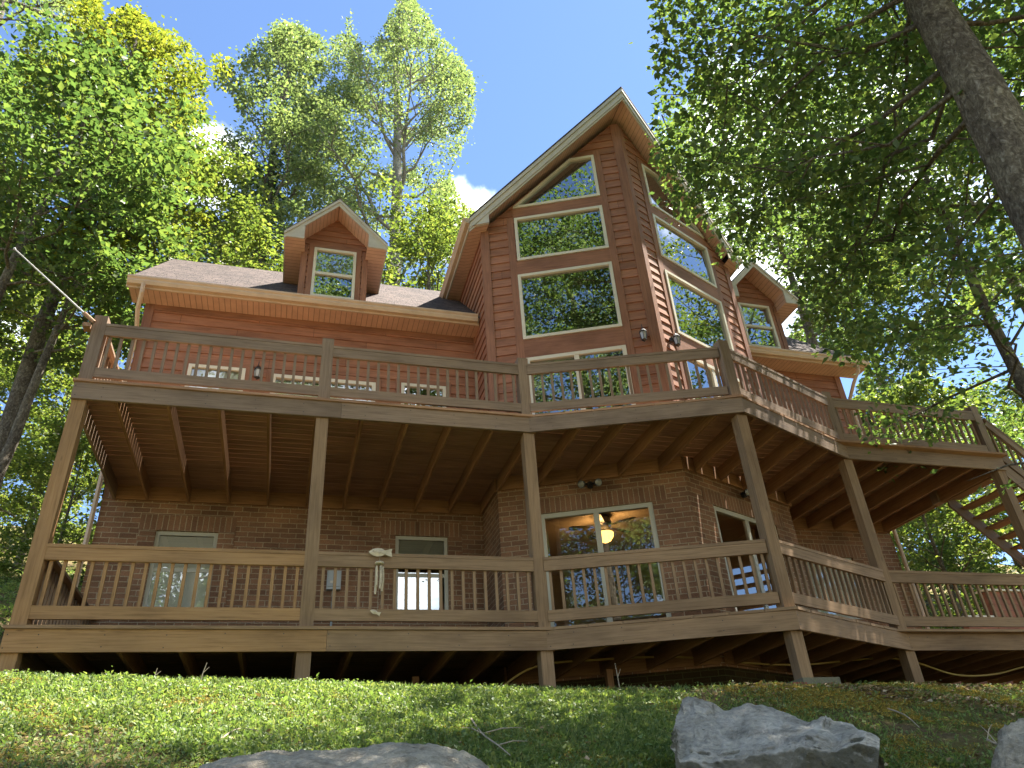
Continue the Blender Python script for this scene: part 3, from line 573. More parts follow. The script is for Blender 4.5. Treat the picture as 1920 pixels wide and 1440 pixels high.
def gutter(a, b):
    a, b = np.array(a, float), np.array(b, float); d = (b-a)/np.linalg.norm(b-a); out = np.array((d[1], -d[0], 0)); zz = np.array((0, 0, 1.0)); m = MB()
    prof = [(0.0, 0.0), (0.075, 0.0), (0.10, 0.055), (0.10, 0.09), (0.125, 0.12), (0.125, 0.15), (0.112, 0.15), (0.112, 0.13), (0.0, 0.13)]
    A = [a+out*p+zz*q for p, q in prof]; B = [b+out*p+zz*q for p, q in prof]; l = float(np.linalg.norm(b-a))
    for k in range(len(prof)):
        j = (k+1) % len(prof); m.face([A[k], B[k], B[j], A[j]], [(0, 0), (l, 0), (l, .05), (0, .05)])
    m.face(A); m.face(B[::-1]); return m.build('gutter', 'gutter', house)
gutter((-9.22, 2.70, 6.60), (-2.86, 2.70, 6.60)); gutter((2.86, 2.70, 6.60), (6.40, 2.70, 6.60))
for x0, x1 in ((-9.21, -2.82), (2.82, 6.39)): mb = MB(); mb.box(x0, x1, 2.70, 2.735, 6.56, 6.76); mb.build('fascia_board', 'gutter', house)
for x in (-9.235, 6.385): mb = MB(); mb.hexa([(x, 2.70, 6.56), (x+.03, 2.70, 6.56), (x+.03, 2.70, 6.76), (x, 2.70, 6.76)], [(x, RY, RZ-.16), (x+.03, RY, RZ-.16), (x+.03, RY, RZ+.04), (x, RY, RZ+.04)]); mb.build('rake_board', 'gutter', house)
mb = MB()
mb.tube([(-8.95, 2.63, 6.62), (-8.95, 2.66, 6.45), (-9.0, 2.85, 6.22), (-9.0, 3.10, 5.95), (-9.0, 3.13, 5.7), (-9.0, 3.13, -0.4)], 0.042, 6); mb.build('downspout', 'gutter', house)
mb = MB(); mb.tube([(6.05, 2.63, 6.62), (6.05, 2.66, 6.45), (5.99, 2.85, 6.22), (5.98, 3.10, 5.95), (5.98, 3.13, 5.7), (5.98, 3.13, -0.6)], 0.042, 6); mb.build('downspout', 'gutter', house)

# ---- prow gable roof
def edge(t, side, dz=0.0, inn=0.0):        # along a rake: t 0 at the peak, 1 at the eave
    return np.array((side*EX*t, APY+(EY-APY)*t+inn, APZ-SL*EX*t+dz))
for side in (-1, 1):
    mb = MB(); a, e = edge(0, side), edge(1, side); p = [a, e, (side*EX, 6.4, e[2]), (0, 6.4, APZ)]; mb.prism(p if side > 0 else p[::-1], (0, 0, 0.05)); o_ = mb.build('roof', 'shingle', house)
    mb = MB(); t0, t1 = 0.0, 1.0; a, e = edge(0, side, -0.02, 0.0), edge(1, side, -0.02, 0.0)
    up_n = np.array((side*SL, 0, 1.0))/math.hypot(SL, 1); fo = np.array((0, 1.0, 0))
    def rk(m, dz0, dz1, y0, y1):
        q = lambda t, dz, dy: edge(t, side, dz)+np.array((0, dy, 0))
        m.hexa([q(0, dz0, y0), q(0, dz0, y1), q(0, dz1, y1), q(0, dz1, y0)], [q(1, dz0, y0), q(1, dz0, y1), q(1, dz1, y1), q(1, dz1, y0)])
    rk(mb, -0.27, -0.002, 0.03, 0.065); rk(mb, -0.10, -0.004, 0.005, 0.03); rk(mb, -0.33, -0.271, 0.05, 0.085)
    mb.build('rake_board', 'rake', house)
    mb = MB(); a, e = edge(0, side, -0.29, .06), edge(0.90, side, -0.29, .06); l = float(np.linalg.norm(e-a))
    mb.face([a, e, e+np.array((0, 1.2, 0)), a+np.array((0, 1.2, 0))], [(0, 0), (l, 0), (l, 1.2), (0, 1.2)])
    ex, ix = side*3.08, side*2.74                   # boxed eave
    mb.face([(ex, 1.97, 8.50), (ex, 5.4, 8.50), (ix, 5.4, 8.50), (ix, 1.79, 8.50)], [(0, 0), (3.4, 0), (3.4, .35), (0, .35)])
    mb.build('soffit', 'soffit', house)
    mb = MB(); n_ = np.array((0.0, -0.012, 0)); q0 = edge(1, side); q1 = edge(2.70/EX, side)
    pl = [np.array((ex, EY+.045, 8.49)), np.array((ix, q1[1]+.06, 8.49)), np.array((ix, q1[1]+.06, q1[2]-.28)), np.array((ex, EY+.045, q0[2]-.02))]; mb.prism(pl if side > 0 else pl[::-1], (0, 0.03, 0))
    mb.hexa([(ex, 2.0, 8.49), (ex+side*.03, 2.0, 8.49), (ex+side*.03, 2.0, 8.70), (ex, 2.0, 8.70)], [(ex, 5.4, 8.49), (ex+side*.03, 5.4, 8.49), (ex+side*.03, 5.4, 8.70), (ex, 5.4, 8.70)])
    mb.build('eave_return', 'rake', house)
    if side < 0: gutter((-EX-.01, 5.0, 8.57), (-EX-.01, 1.97, 8.57))
    else: gutter((EX+.01, 1.97, 8.57), (EX+.01, 5.0, 8.57))

# ---- dormers
def dormer(cx):
    yf, yw_, ez, hw = 2.50, 2.95, 8.17, 1.00; pk = ez+hw*1.05; fr = frame_of((cx-0.64, yw_), (cx+0.64, yw_))
    def lim(z): 
        k = max(0.0, z-8.40)/1.05; return (min(.64, k), max(.64, 1.28-k))
    d = siding(fr, 6.9, 9.06, lim, [rect(0.23, 1.06, 6.98, 8.21)], lap=0.14, base=6.9); d.name = 'dormer'
    m = MB()
    for xx in (cx-.64, cx+.64):
        s = -1 if xx < cx else 1
        q = [(xx, yw_, 6.9), (xx, 4.4, 8.32), (xx, 4.4, 8.4), (xx, yw_, 8.4)]; m.face(q if s > 0 else q[::-1], [(0, 0), (1.4, 1.4), (1.4, 1.5), (0, 1.5)])
    m.build('dormer_side', 'siding_wood', d)
    for a, b in ((-.012, .10), (1.18, 1.292)): m = MB(); m.hexa([pt(fr, a, 6.86, -.05), pt(fr, b, 6.86, -.05), pt(fr, b, 6.86, .034), pt(fr, a, 6.86, .034)], [pt(fr, a, 8.24, -.05), pt(fr, b, 8.24, -.05), pt(fr, b, 8.24, .034), pt(fr, a, 8.24, .034)]); m.build('corner_board', 'trim_wood', d)
    window(fr, rect(0.23, 1.06, 6.98, 8.21), 'window', 0.055, (-.05, .055), 0.0, trim=0.10, trim_o=0.03, sash=7.58, blind=(7.60, 8.14), parent=d)
    m = MB()
    for s in (-1, 1):
        p = [(cx, yf, pk), (cx+s*hw, yf, ez), (cx+s*hw, 4.25, ez), (cx, 5.3, pk)]; m.prism(p if s > 0 else p[::-1], (0, 0, 0.035))
    m.build('roof', 'shingle', d)
    m = MB()
    for s in (-1, 1):
        g = lambda t, dz, y: (cx+s*hw*t, y, pk-1.05*hw*t+dz)
        m.hexa([g(0, -.17, yf+.01), g(0, -.17, yf+.04), g(0, -.002, yf+.04), g(0, -.002, yf+.01)], [g(1, -.17, yf+.01), g(1, -.17, yf+.04), g(1, -.002, yf+.04), g(1, -.002, yf+.01)])
        m.hexa([g(0, -.07, yf-.012), g(0, -.07, yf+.01), g(0, -.003, yf+.01), g(0, -.003, yf-.012)], [g(1, -.07, yf-.012), g(1, -.07, yf+.01), g(1, -.003, yf+.01), g(1, -.003, yf-.012)])
        q = [(cx+s*hw, yf+.012, ez-.11), (cx+s*.62, yf+.012, ez-.11), (cx+s*.62, yf+.012, ez+.26), (cx+s*hw, yf+.012, ez-.03)]; m.prism(q if s < 0 else q[::-1], (0, .03, 0))
        m.box(*sorted((cx+s*(hw-.03), cx+s*(hw-.004))), yf+.02, 4.1, ez-.11, ez-.005)
    m.build('rake_board', 'rake', d)
    m = MB()
    for s in (-1, 1):
        m.face([(cx+s*(hw-.03), yf+.02, ez-.105), (cx+s*(hw-.03), 4.1, ez-.105), (cx+s*.60, 4.1, ez-.105), (cx+s*.60, yf+.02, ez-.105)], [(0, 0), (1.6, 0), (1.6, .4), (0, .4)])
        m.face([(cx, yf+.03, pk-.16), (cx+s*.66, yf+.03, pk-.16-.693), (cx+s*.66, yw_+.02, pk-.16-.693), (cx, yw_+.02, pk-.16)], [(0, 0), (.95, 0), (.95, .4), (0, .4)])
        m.face([(cx+s*.625, yf+.03, ez-.105), (cx+s*.625, yw_+.02, ez-.105), (cx+s*.625, yw_+.02, ez+.27), (cx+s*.625, yf+.03, ez+.27)], [(0, 0), (0, .4), (.3, .4), (.3, 0)])
    m.build('soffit', 'soffit', d)
dormer(-5.69); dormer(3.92)

# ------------------------------------------------------------------ the two-storey deck
X1, XM, X2, X4, X5, Y4, D3 = -8.777, -5.756, -2.872, 2.607, 5.854, 0.093, 1.06
deck = thing('timber_deck', 'two storey brown stained timber deck wrapping the front of the cabin', 'deck', (-1.5, 1.5, -0.8))
def front_y(x):
    if x < X2: return 0.0
    if x < 0: return -D3*(x-X2)/(-X2)
    if x < X4: return -D3+(Y4+D3)*x/X4
    return Y4
def prow_y(x):
    if abs(x) > XS: return YW
    return YA+(YS-YA)*abs(x-XA)/XS
def boards(z, xr):
    mb = MB(); bw, gap = 0.137, 0.013; rows = [(-0.03, 1)]; y = Y4*0-0.03
    def fx(y):                              # x-range of the deck ahead of the wings at depth y < 0
        return X2*(1+y/D3)-.0, X4*(D3+y)/(D3+Y4)
    y = -0.03
    while y < YW-0.02:
        ya, yb = y, min(y+bw, YW-.005)
        a0, b0 = X1-.02, xr
        def inner(yy): 
            if yy <= YA: return None
            return XS*min(1, (yy-YA)/(YS-YA))
        ia, ib = inner(ya), inner(yb)
        if yb <= YA: segs = [((a0, b0), (a0, b0))]
        else:
            ia = ia or 0.0; ia, ib = min(ia, XS), min(ib, XS)
            segs = [((a0, XA-ia), (a0, XA-ib)), ((XA+ia, b0), (XA+ib, b0))]
        if ya < Y4-.03: segs = [((a0, X4*1.0), (a0, X4*1.0))] if yb < Y4 else segs
        for (p, q), (r, s) in segs: mb.hexa([(p, ya, z-.036), (r, yb, z-.036), (r, yb, z), (p, ya, z)], [(q, ya, z-.036), (s, yb, z-.036), (s, yb, z), (q, ya, z)])
        y += bw+gap
    y = -0.03-gap
    while y > -D3-.02:
        ya, yb = max(y-bw, -D3-.02), y
        (p, q), (r, s) = fx(max(ya, -D3)), fx(yb); mb.hexa([(p-.03, ya, z-.036), (r-.03, yb, z-.036), (r-.03, yb, z), (p-.03, ya, z)], [(q+.03, ya, z-.036), (s+.03, yb, z-.036), (s+.03, yb, z), (q+.03, ya, z)])
        y -= bw+gap
    return mb.build('deck_boards', 'floor_wood' if z > 1 else 'deck_wood_bounce', deck)
XR2 = 9.6
boards(H, X5+.02); boards(0.0, XR2)
EDGE_U = [(X1, 0), (XM, 0), (X2, 0), (0, -D3), (X4, Y4), (X5, Y4)]
EDGE_L = EDGE_U[:-1]+[(X5, Y4), (XR2, Y4)]
def inward(a, b):
    d = np.array(b, float)-np.array(a, float); d /= np.linalg.norm(d); return d, np.array((-d[1], d[0]))
def fascia(a, b, z0, z1):
    d, n = inward(a, b); a = np.array(a, float); b = np.array(b, float); Ln = float(np.linalg.norm(b-a)); k = 1 if Ln < 4.2 else 2; tan0 = 'deck_wood_bounce' if z1 < 1 else 'deck_wood'
    cuts = [0.0, Ln] if k == 1 else [0.0, Ln*.552, Ln]
    for s0, s1 in zip(cuts, cuts[1:]):
        tan = 'deck_wood_bounce_strong' if z1 < 1 and a[0]+d[0]*s1 < -5 else tan0
        m = MB(); p = a+d*(s0+.0015*(s0 > 0))+n*.019; q = a+d*(s1-.0015*(s1 < Ln-1e-6))+n*.019; m.bar((*p, (z0+z1)/2), (*q, (z0+z1)/2), 0.038, z1-z0)
        u = s0+.03
        while u < s1-.02:
            for zz in (z0+.05, z1-.05):
                c = a+d*(u+random.uniform(-.012, .012)); zz += random.uniform(-.012, .012); w_ = .0055
                m.face([(*(c-d*w_-n*.0015), zz-w_), (*(c+d*w_-n*.0015), zz-w_), (*(c+d*w_-n*.0015), zz+w_), (*(c-d*w_-n*.0015), zz+w_)], None, 1)
            u += .61 if u > s0+.05 else .30
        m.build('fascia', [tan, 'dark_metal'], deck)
for z, ed in ((H, [(X1, 0), (X2, 0), (0, -D3), (X4, Y4), (X5, Y4)]), (0.0, [(X1, 0), (X2, 0), (0, -D3), (X4, Y4), (XR2, Y4)])):
    for a, b in zip(ed, ed[1:]): fascia(a, b, z-.272, z-.038)
    e = ed[-1][0]
    for x, s in ((X1, -1), (e, 1)):
        m = MB(); m.box(*sorted((x-s*.038, x)), 0.04 if s < 0 else Y4+.04, YW-.01, z-.272, z-.038); m.build('rim_joist', 'deck_wood' if s < 0 else 'joist_wood', deck)
    m = MB(); m.box(X1+.04, -XS-.05, YW-.055, YW-.016, z-.272, z-.04); m.box(XS+.05, min(e, XR)-.04, YW-.055, YW-.016, z-.272, z-.04)
    for fr in (S_L, S_R): m.bar(pt(fr, .03, z-.156, .035), pt(fr, LP-.03, z-.156, .035), .038, .232)
    for s in (-1, 1): m.box(*sorted((s*(XS+.016), s*(XS+.05))), YS, YW-.06, z-.272, z-.04)
    m.build('ledger', 'joist_wood', deck)
    x = X1+0.50
    while x < e-.1:
        y0 = front_y(x)+.045+(0.03 if X2 < x < X4 else 0); y1 = prow_y(x)-.058 if x < XR else YW-.06
        m = MB(); m.box(x-.019, x+.019, y0, y1, z-.272, z-.038); m.build('joist', 'joist_wood', deck); x += 0.61
def gz(x, y): return float(ground_z(x, y))
PX = [(X1+.09, .12), (XM, .12), (X2, .12), (0.0, -D3+.17), (X4, Y4+.12), (X5-.09, Y4+.12)]
for k, (x, y) in enumerate(PX):
    g = gz(x, y) if k != 3 else gz(x, y)+.16
    m = MB(); m.box(x-.08, x+.08, y-.08, y+.08, g-.15 if k != 3 else g, H-.273); m.build('post', 'deck_wood_bounce_strong' if k == 0 else 'deck_wood_bounce', deck)
    m = MB(); m.box(x-.08, x+.08, y-.08, y+.08, H, H+1.005); m.prism([(x-.08, y-.08, H+1.005), (x+.08, y-.08, H+1.005), (x+.08, y+.08, H+1.005), (x-.08, y+.08, H+1.005)], (0, 0, .018)); m.build('post', 'deck_wood', deck)
m = MB(); m.box(XR2-.16, XR2, Y4+.04, Y4+.20, gz(XR2, .2)-.1, 1.03); m.build('post', 'deck_wood', deck)
for x, y in ((-4.25, 1.55), (-7.3, 1.7), (-1.6, 1.2)):
    m = MB(); m.box(x-.045, x+.045, y-.045, y+.045, gz(x, y)-.1, -.273); m.build('post', 'joist_wood', deck)
def railing(a, b, z, parent=deck, e0=0.08, e1=0.08, za=0.0, zb=0.0, pitch=0.142, off=0.0):
    """a, b: post centres; za, zb lift the ends (stairs)"""
    d, n = inward(a, b); A = np.array(a, float)+d*e0; B = np.array(b, float)-d*e1; Ln = float(np.linalg.norm(B-A)); nf = -n*(0.055)+n*off
    def P(t, zz, o): q = A+(B-A)*t; return np.array((*(q+nf+n*o), z+zz+za+(zb-za)*t))
    m = MB()
    m.bar(P(0, .795, 0), P(1, .795, 0), .038, .14); m.bar(P(0, .15, 0), P(1, .15, 0), .038, .14); m.bar(P(0, .887, .05), P(1, .887, .05), .15, .04)
    wm = 'deck_wood_bounce_strong' if z < 1 and b[0] < -5 and a[1] < 1 else 'deck_wood_bounce' if z < 1 else 'deck_wood'; r = m.build('railing', wm, parent); k = max(2, int(round(Ln/pitch)))
    proto = None
    for i in range(k):
        t = (i+.5)/k; p0, p1 = P(t, .10, .039), P(t, .86, .039)
        m = MB(); m.box(-.018, .018, -.018, .018, 0, p1[2]-p0[2], 'z')
        if proto is None: proto = m.build('baluster', wm); o = proto
        else: o = proto.copy(); COL.objects.link(o)
        o.location = p0; o.rotation_euler.z = math.atan2(d[1], d[0]); adopt(o, r)
    return r
for a, b in zip(PX, PX[1:]): railing(a, b, H); railing(a, b, 0.0)
railing((X1+.09, YW), PX[0], H, e0=0.02); railing((X1+.09, YW), PX[0], 0.0, e0=0.02)
railing(PX[5], (XR2-.08, Y4+.12), 0.0)
railing((X5-.09, 1.62), (X5-.09, YW), H, e1=0.02)
m = MB(); m.box(X5-.17, X5-.01, 1.54, 1.70, H-.27, H+1.02); m.build('post', 'deck_wood', deck)

# ------------------------------------------------------------------ stair down from the upper deck
stair = thing('staircase', 'open tread timber stair dropping from the right end of the upper deck', 'stairs', (X5+1.5, .8, 0))
ST = 0.95; SX0 = X5+.02; nst = 15
for y in (Y4+.06, 1.50):
    m = MB(); xa_, xb_ = SX0, SX0+3.05; q = lambda x, dz: (x, y, H-.06-ST*(x-SX0)+dz)
    m.hexa([q(xa_, -.30), (xa_, y+.04, q(xa_, -.30)[2]), (xa_, y+.04, q(xa_, 0)[2]), q(xa_, 0)], [q(xb_, -.30), (xb_, y+.04, q(xb_, -.30)[2]), (xb_, y+.04, q(xb_, 0)[2]), q(xb_, 0)]); m.build('stringer', 'deck_wood', stair)
for k in range(nst):
    x = SX0+.03+k*.2; z = H-.20-ST*(x-SX0)
    m = MB(); m.box(x, x+.26, Y4+.10, 1.50, z, z+.038, 'y'); m.build('tread', 'joist_wood', stair)
railing((SX0, Y4+.12), (SX0+3.0, Y4+.12), H-.10, stair, 0.03, 0.0, 0.0, -ST*3.0)

# ------------------------------------------------------------------ small things on and around the house
def lantern(pos, n, label):
    n_first = set(bpy.data.objects)
    n = np.array((*n, 0.0)); p = np.array(pos, float); t = thing('wall_lantern', label, 'lantern', tuple(p), 'black wall lanterns')
    m = MB(); m.lathe([(0, .055), (.05, .05), (.055, 0), (.05, -.05), (0, -.055)], p+n*.03, 12); m.tube([p+n*.03, p+n*.12+np.array((0, 0, .06)), p+n*.17+np.array((0, 0, .02))], .012, 6); m.build('bracket', 'dark_metal', t)
    c = p+n*.17
    m = MB(); m.lathe([(0, .22), (.008, .20), (.012, .10), (.035, .08), (.075, .02), (.085, .0), (.085, -.015), (0, -.015)], c, 8); m.build('cap', 'dark_metal', t)
    m = MB(); m.lathe([(.066, -.016), (.075, -.06), (.052, -.20)], c, 6); m.build('glass_shade', 'bulb_glass', t)
    m = MB(); m.lathe([(.056, -.20), (.06, -.215), (.03, -.235), (.008, -.26), (0, -.262)], c, 8)
    for k in range(6):
        a = 2*math.pi*k/6; m.tube([c+np.array((.072*math.cos(a), .072*math.sin(a), -.015)), c+np.array((.082*math.cos(a), .082*math.sin(a), -.06)), c+np.array((.058*math.cos(a), .058*math.sin(a), -.205))], .006, 4)
    m.build('cage', 'dark_metal', t)
    t.scale = (.82, .82, .82)
nL, nR = S_L[2], S_R[2]
lantern(pt(S_L, up(.27), 5.42, .04), nL, 'black wall lantern beside the corner board of the prow, right of the upper sliding door')
lantern(pt(frw, 2.06, 5.28, .04), (0, -1), 'black wall lantern between the shuttered window and the doors on the left wing')
lantern(pt(S_R, .30, 5.40, .04), nR, 'black wall lantern on the sunlit right face of the prow')
def flood(fr, u, z, label):
    p = pt(fr, u, z, 0.02); n = np.array((*fr[2], 0)); e = np.array((*fr[1], 0)); t = thing('floodlight', label, 'floodlight', tuple(p), 'twin floodlights on the brick prow')
    m = MB(); m.tube([p-n*.01, p+n*.05], .055, 10); m.build('base', 'dark_metal', t)
    for s in (-1, 1):
        a = p+n*.05+e*s*.02; b = a+e*s*.07+n*.05-np.array((0, 0, .01)); d = (e*s*.45+n*.9-np.array((0, 0, .35))); d /= np.linalg.norm(d)
        m = MB(); m.tube([a, b, b+d*.02, b+d*.06, b+d*.12], [.018, .022, .04, .055, .066], 10); o = m.build('lamp_head', 'dark_metal', t)
        m = MB(); m.tube([b+d*.121, b+d*.13, b+d*.136], [.06, .05, .015], 10); m.build('lens', 'flood_lens', o)
flood(S_L, up(1.55), 2.66, 'twin headed floodlight above the sliding door on the left face of the brick prow')
flood(S_R, 1.53, 2.64, 'twin headed floodlight above the door on the right face of the brick prow')
t = thing('electrical_box', 'pale grey electrical box on the brick wall behind the lower railing', 'box', (-5.31, YW, 1.5))
m = MB(); m.box(-5.42, -5.20, YW-.10, YW-.013, 1.36, 1.66); m.build('case', 'grey_metal', t, bevel=.01)
m = MB(); m.box(-5.405, -5.215, YW-.116, YW-.1, 1.40, 1.645); m.build('cover', 'grey_metal', t)
m = MB(); m.box(-5.37, -5.32, YW-.121, YW-.1165, 1.45, 1.49); m.build('badge', 'frame', t)
m = MB(); m.tube([(-5.31, YW-.05, 1.36), (-5.31, YW-.05, 0.0)], .016, 6); m.build('conduit', 'grey_metal', t)

# driftwood wind chime hung outside the lower railing
cx, cy = -4.955, 0.0
t = thing('wind_chime', 'pale driftwood wind chime with a carved fish on top, hanging on the lower railing', 'wind chime', (cx, cy, 0.95))
def fish(c, ln, hgt, th, rot):
    n = 14; prof = []
    for k in range(n+1):
        s = k/n; prof.append((s, math.sin(math.pi*min(1, s/.8)**.75)*.5 if s < .8 else 0.0))
    outline_t = [(-.5, 0), (-.42, .16), (-.3, .32), (-.12, .43), (.06, .38), (.2, .22), (.3, .09), (.38, .16), (.5, .42), (.46, .1), (.5, -.4), (.38, -.18), (.3, -.07), (.2, -.2), (.04, -.36), (-.14, -.42), (-.32, -.30), (-.44, -.13)]
    c_, s_ = math.cos(rot), math.sin(rot)
    P = [(c[0]+(x*ln*c_-z*hgt*s_), c[1]-th/2, c[2]+(x*ln*s_+z*hgt*c_)) for x, z in outline_t]
    m = MB(); mid = np.array((c[0]-.1*ln*c_, c[1]-th*1.25, c[2]-.1*ln*s_)); mb_ = np.array((mid[0], c[1]+th, mid[2]))
    for k in range(len(P)):
        j = (k+1) % len(P); m.face([P[k], mid, P[j]]); m.face([P[j], mb_, P[k]])
    return m
fo_ = fish((cx+.015, cy-.005, .895), .29, .13, .026, -.02).build('fish', 'driftwood', t)
m = MB(); m.lathe([(0, .004), (.008, .003), (.009, 0), (.007, -.003)], (cx-.075, cy-.03, .905), 8); m.build('eye', 'dark_metal', fo_)
m = MB(); m.lathe([(0, .014), (.05, .013), (.058, 0), (.05, -.013), (0, -.014)], (cx+.01, cy, .765), 14); m.build('disc', 'driftwood', t)
m = MB(); m.tube([(cx+.01, cy-.005, .87), (cx+.01, cy, .775)], .003, 4); m.tube([(cx+.01, cy, .75), (cx+.0, cy-.005, .19)], .0025, 4)
for a in range(5): m.tube([(cx+.01+.04*math.cos(a*1.256), cy+.04*math.sin(a*1.256), .752), (cx+.01+.042*math.cos(a*1.256), cy+.042*math.sin(a*1.256), .71)], .0025, 4)
m.build('cord', 'twig', t)
for a, (l, r) in enumerate(((.30, .017), (.26, .013), (.33, .019), (.24, .015), (.28, .014))):
    x, y = cx+.01+.042*math.cos(a*1.256), cy+.042*math.sin(a*1.256); m = MB(); m.tube([(x, y, .72), (x+.004, y-.002, .72-l*.5), (x-.006+.01*(a % 2), y, .72-l)], [r*.8, r, r*.7], 7); m.build('chime_stick', 'driftwood', t)
fish((cx-.025, cy-.005, .165), .13, .06, .018, -.38).build('small_fish', 'driftwood', t)

# flag pole in its bracket on the corner post
t = thing('flag_pole', 'bare white pole leaning outward from the left corner post of the upper deck', 'pole', (-8.78, 0.1, 3.9))
pa, pb = np.array((-8.74, -.02, 3.885)), np.array((-9.92, -.02, 4.94))
m = MB(); m.tube([pa, pa+(pb-pa)*.5, pb], [.011, .010, .008], 8); m.build('pole', 'white_pole', t)
m = MB(); m.lathe([(0, .022), (.015, .015), (.018, 0), (.012, -.014), (0, -.018)], pb, 8); m.build('finial', 'white_pole', t)
m = MB(); m.box(-8.86, -8.772, -.04, .10, 3.80, 3.86); m.tube([pa+(pb-pa)*.0, pa+(pb-pa)*.12], .026, 8); m.build('bracket', 'floor_wood', t)

# ceiling fan with its lamp, seen through the glass door
fx, fy = -.60, 2.95
t = thing('ceiling_fan', 'dark bladed ceiling fan with a glowing amber bowl lamp behind the glass door', 'ceiling fan', (fx, fy, 2.74))
m = MB(); m.lathe([(0, 2.735), (.10, 2.735), (.13, 2.70), (.15, 2.60), (.13, 2.53), (.10, 2.50), (.06, 2.47), (.06, 2.42), (0, 2.42)], (fx, fy, 0), 20); m.build('motor', 'dark_metal', t, True)
for k in range(5):
    a = k*2*math.pi/5+.35; d = np.array((math.cos(a), math.sin(a), 0)); s = np.array((-d[1], d[0], .18)); c = np.array((fx, fy, 2.535)); m = MB()
    q = lambda r, w_: c+d*r+s*w_
    m.prism([q(.17, -.03), q(.22, -.06), q(.58, -.075), q(.64, -.04), q(.64, .04), q(.58, .075), q(.22, .06), q(.17, .03)], (0, 0, .008)); b_ = m.build('blade', 'fan_blade', t)
    m = MB(); m.bar(c+d*.10, c+d*.26+np.array((0, 0, -.012)), .035, .006); m.build('blade_iron', 'dark_metal', b_)
m = MB(); m.lathe([(.155, 2.415), (.16, 2.40), (.145, 2.33), (.10, 2.27), (.04, 2.24), (0, 2.235)], (fx, fy, 0), 20); m.build('lamp_bowl', 'lamp_glow', t, True)
ld = bpy.data.lights.new('fan_lamp', 'POINT'); ld.energy = 11; ld.color = (1, .55, .2); ld.shadow_soft_size = .12; lo = bpy.data.objects.new('fan_lamp', ld); COL.objects.link(lo); lo.location = (fx, fy, 2.44); adopt(lo, t)

# hose under the deck, pier, sheet, retaining wall
hp = [(-3.36, 1.0, -.62), (-2.75, 1.0, -.27), (-1.83, 1.0, -.18), (-.61, 1.0, -.15), (.48, 1.0, -.24), (1.46, 1.0, -.27), (2.72, 1.0, -.19), (3.39, 1.0, -.24), (4.11, 1.0, -.44), (4.84, 1.0, -.45), (5.54, 1.0, -.34), (6.6, 1.0, -.2)]
def spline(P, n=8):
    P = [np.array(p, float) for p in P]; out = []
    for k in range(len(P)-1):
        a, b, c, d = P[max(k-1, 0)], P[k], P[k+1], P[min(k+2, len(P)-1)]
        for i in range(n):
            s = i/n; out.append(.5*((2*b)+(-a+c)*s+(2*a-5*b+4*c-d)*s*s+(-a+3*b-3*c+d)*s**3))
    return out+[P[-1]]
m = MB(); m.tube(spline(hp), .014, 6); tag(m.build('garden_hose', 'hose', None, True), 'yellow hose slung loosely under the lower deck', 'hose')
t = thing('brick_pier', 'mossy stack of loose bricks under the deck post at the prow', 'pier', (0, -.9, -.9))
gp = gz(0, -.9)
m = MB()
for k, (dx, dz) in enumerate(((0, 0), (.03, .075), (-.01, .15))): m.box(-.20+dx, .30+dx, -1.20+.02*k, -.70, gp-.07+dz, gp+.0+dz+.004)
m.build('block', 'concrete', t)
for k, (x, y, r) in enumerate(((-.33, -1.20, .12), (-.40, -.98, -.2))):
    m = MB(); c, s = math.cos(r), math.sin(r); q = lambda a, b, z: (x+a*c-b*s, y+a*s+b*c, z)
    m.hexa([q(-.1, -.05, gp-.05), q(-.1, .05, gp-.05), q(-.1, .05, gp+.09), q(-.1, -.05, gp+.09)], [q(.1, -.05, gp-.05), q(.1, .05, gp-.05), q(.1, .05, gp+.09), q(.1, -.05, gp+.09)]); m.build('loose_brick', 'red_brick', t)
V = []; nu, nv = 26, 8
for j in range(nv):
    for i in range(nu):
        x, y = 3.5+i*.10, .55+j*.14; V.append((x+.03*math.sin(j), y, gz(x, y)+.03+.05*vnoise(x, y, 4.0, 3)+(.10*math.exp(-((i-3)/2.5)**2))))
Fq = [(j*nu+i, j*nu+i+1, (j+1)*nu+i+1, (j+1)*nu+i) for j in range(nv-1) for i in range(nu-1)]
so_ = rawmesh('plastic_sheet', np.array(V), np.array(Fq), 'plastic_sheet', None, True); sm = so_.modifiers.new('thick', 'SOLIDIFY'); sm.thickness = .012
tag(so_, 'crumpled dark plastic sheet lying on the leaf litter under the right end of the deck', 'sheet')
t = thing('retaining_wall', 'stepped red brown timber retaining wall behind the right end of the lower deck', 'retaining wall', (9.5, 4.6, 0))
for k, (xa_, xb_, zt_) in enumerate(((6.9, 8.35, .42), (8.35, 9.15, 1.35), (9.15, 12.5, 1.95))):
    m = MB(); z = -1.0
    while z < zt_-.01: m.box(xa_, xb_, 4.4+.01*(k % 2), 4.55, z, min(z+.14, zt_)-.004); z += .14
    m.build('wall_boards', 'retaining', t)
    m = MB(); m.box(xa_-.05, xb_+(.0 if k < 2 else .05), 4.34, 4.62, zt_, zt_+.04); m.build('cap_board', 'frame', t)

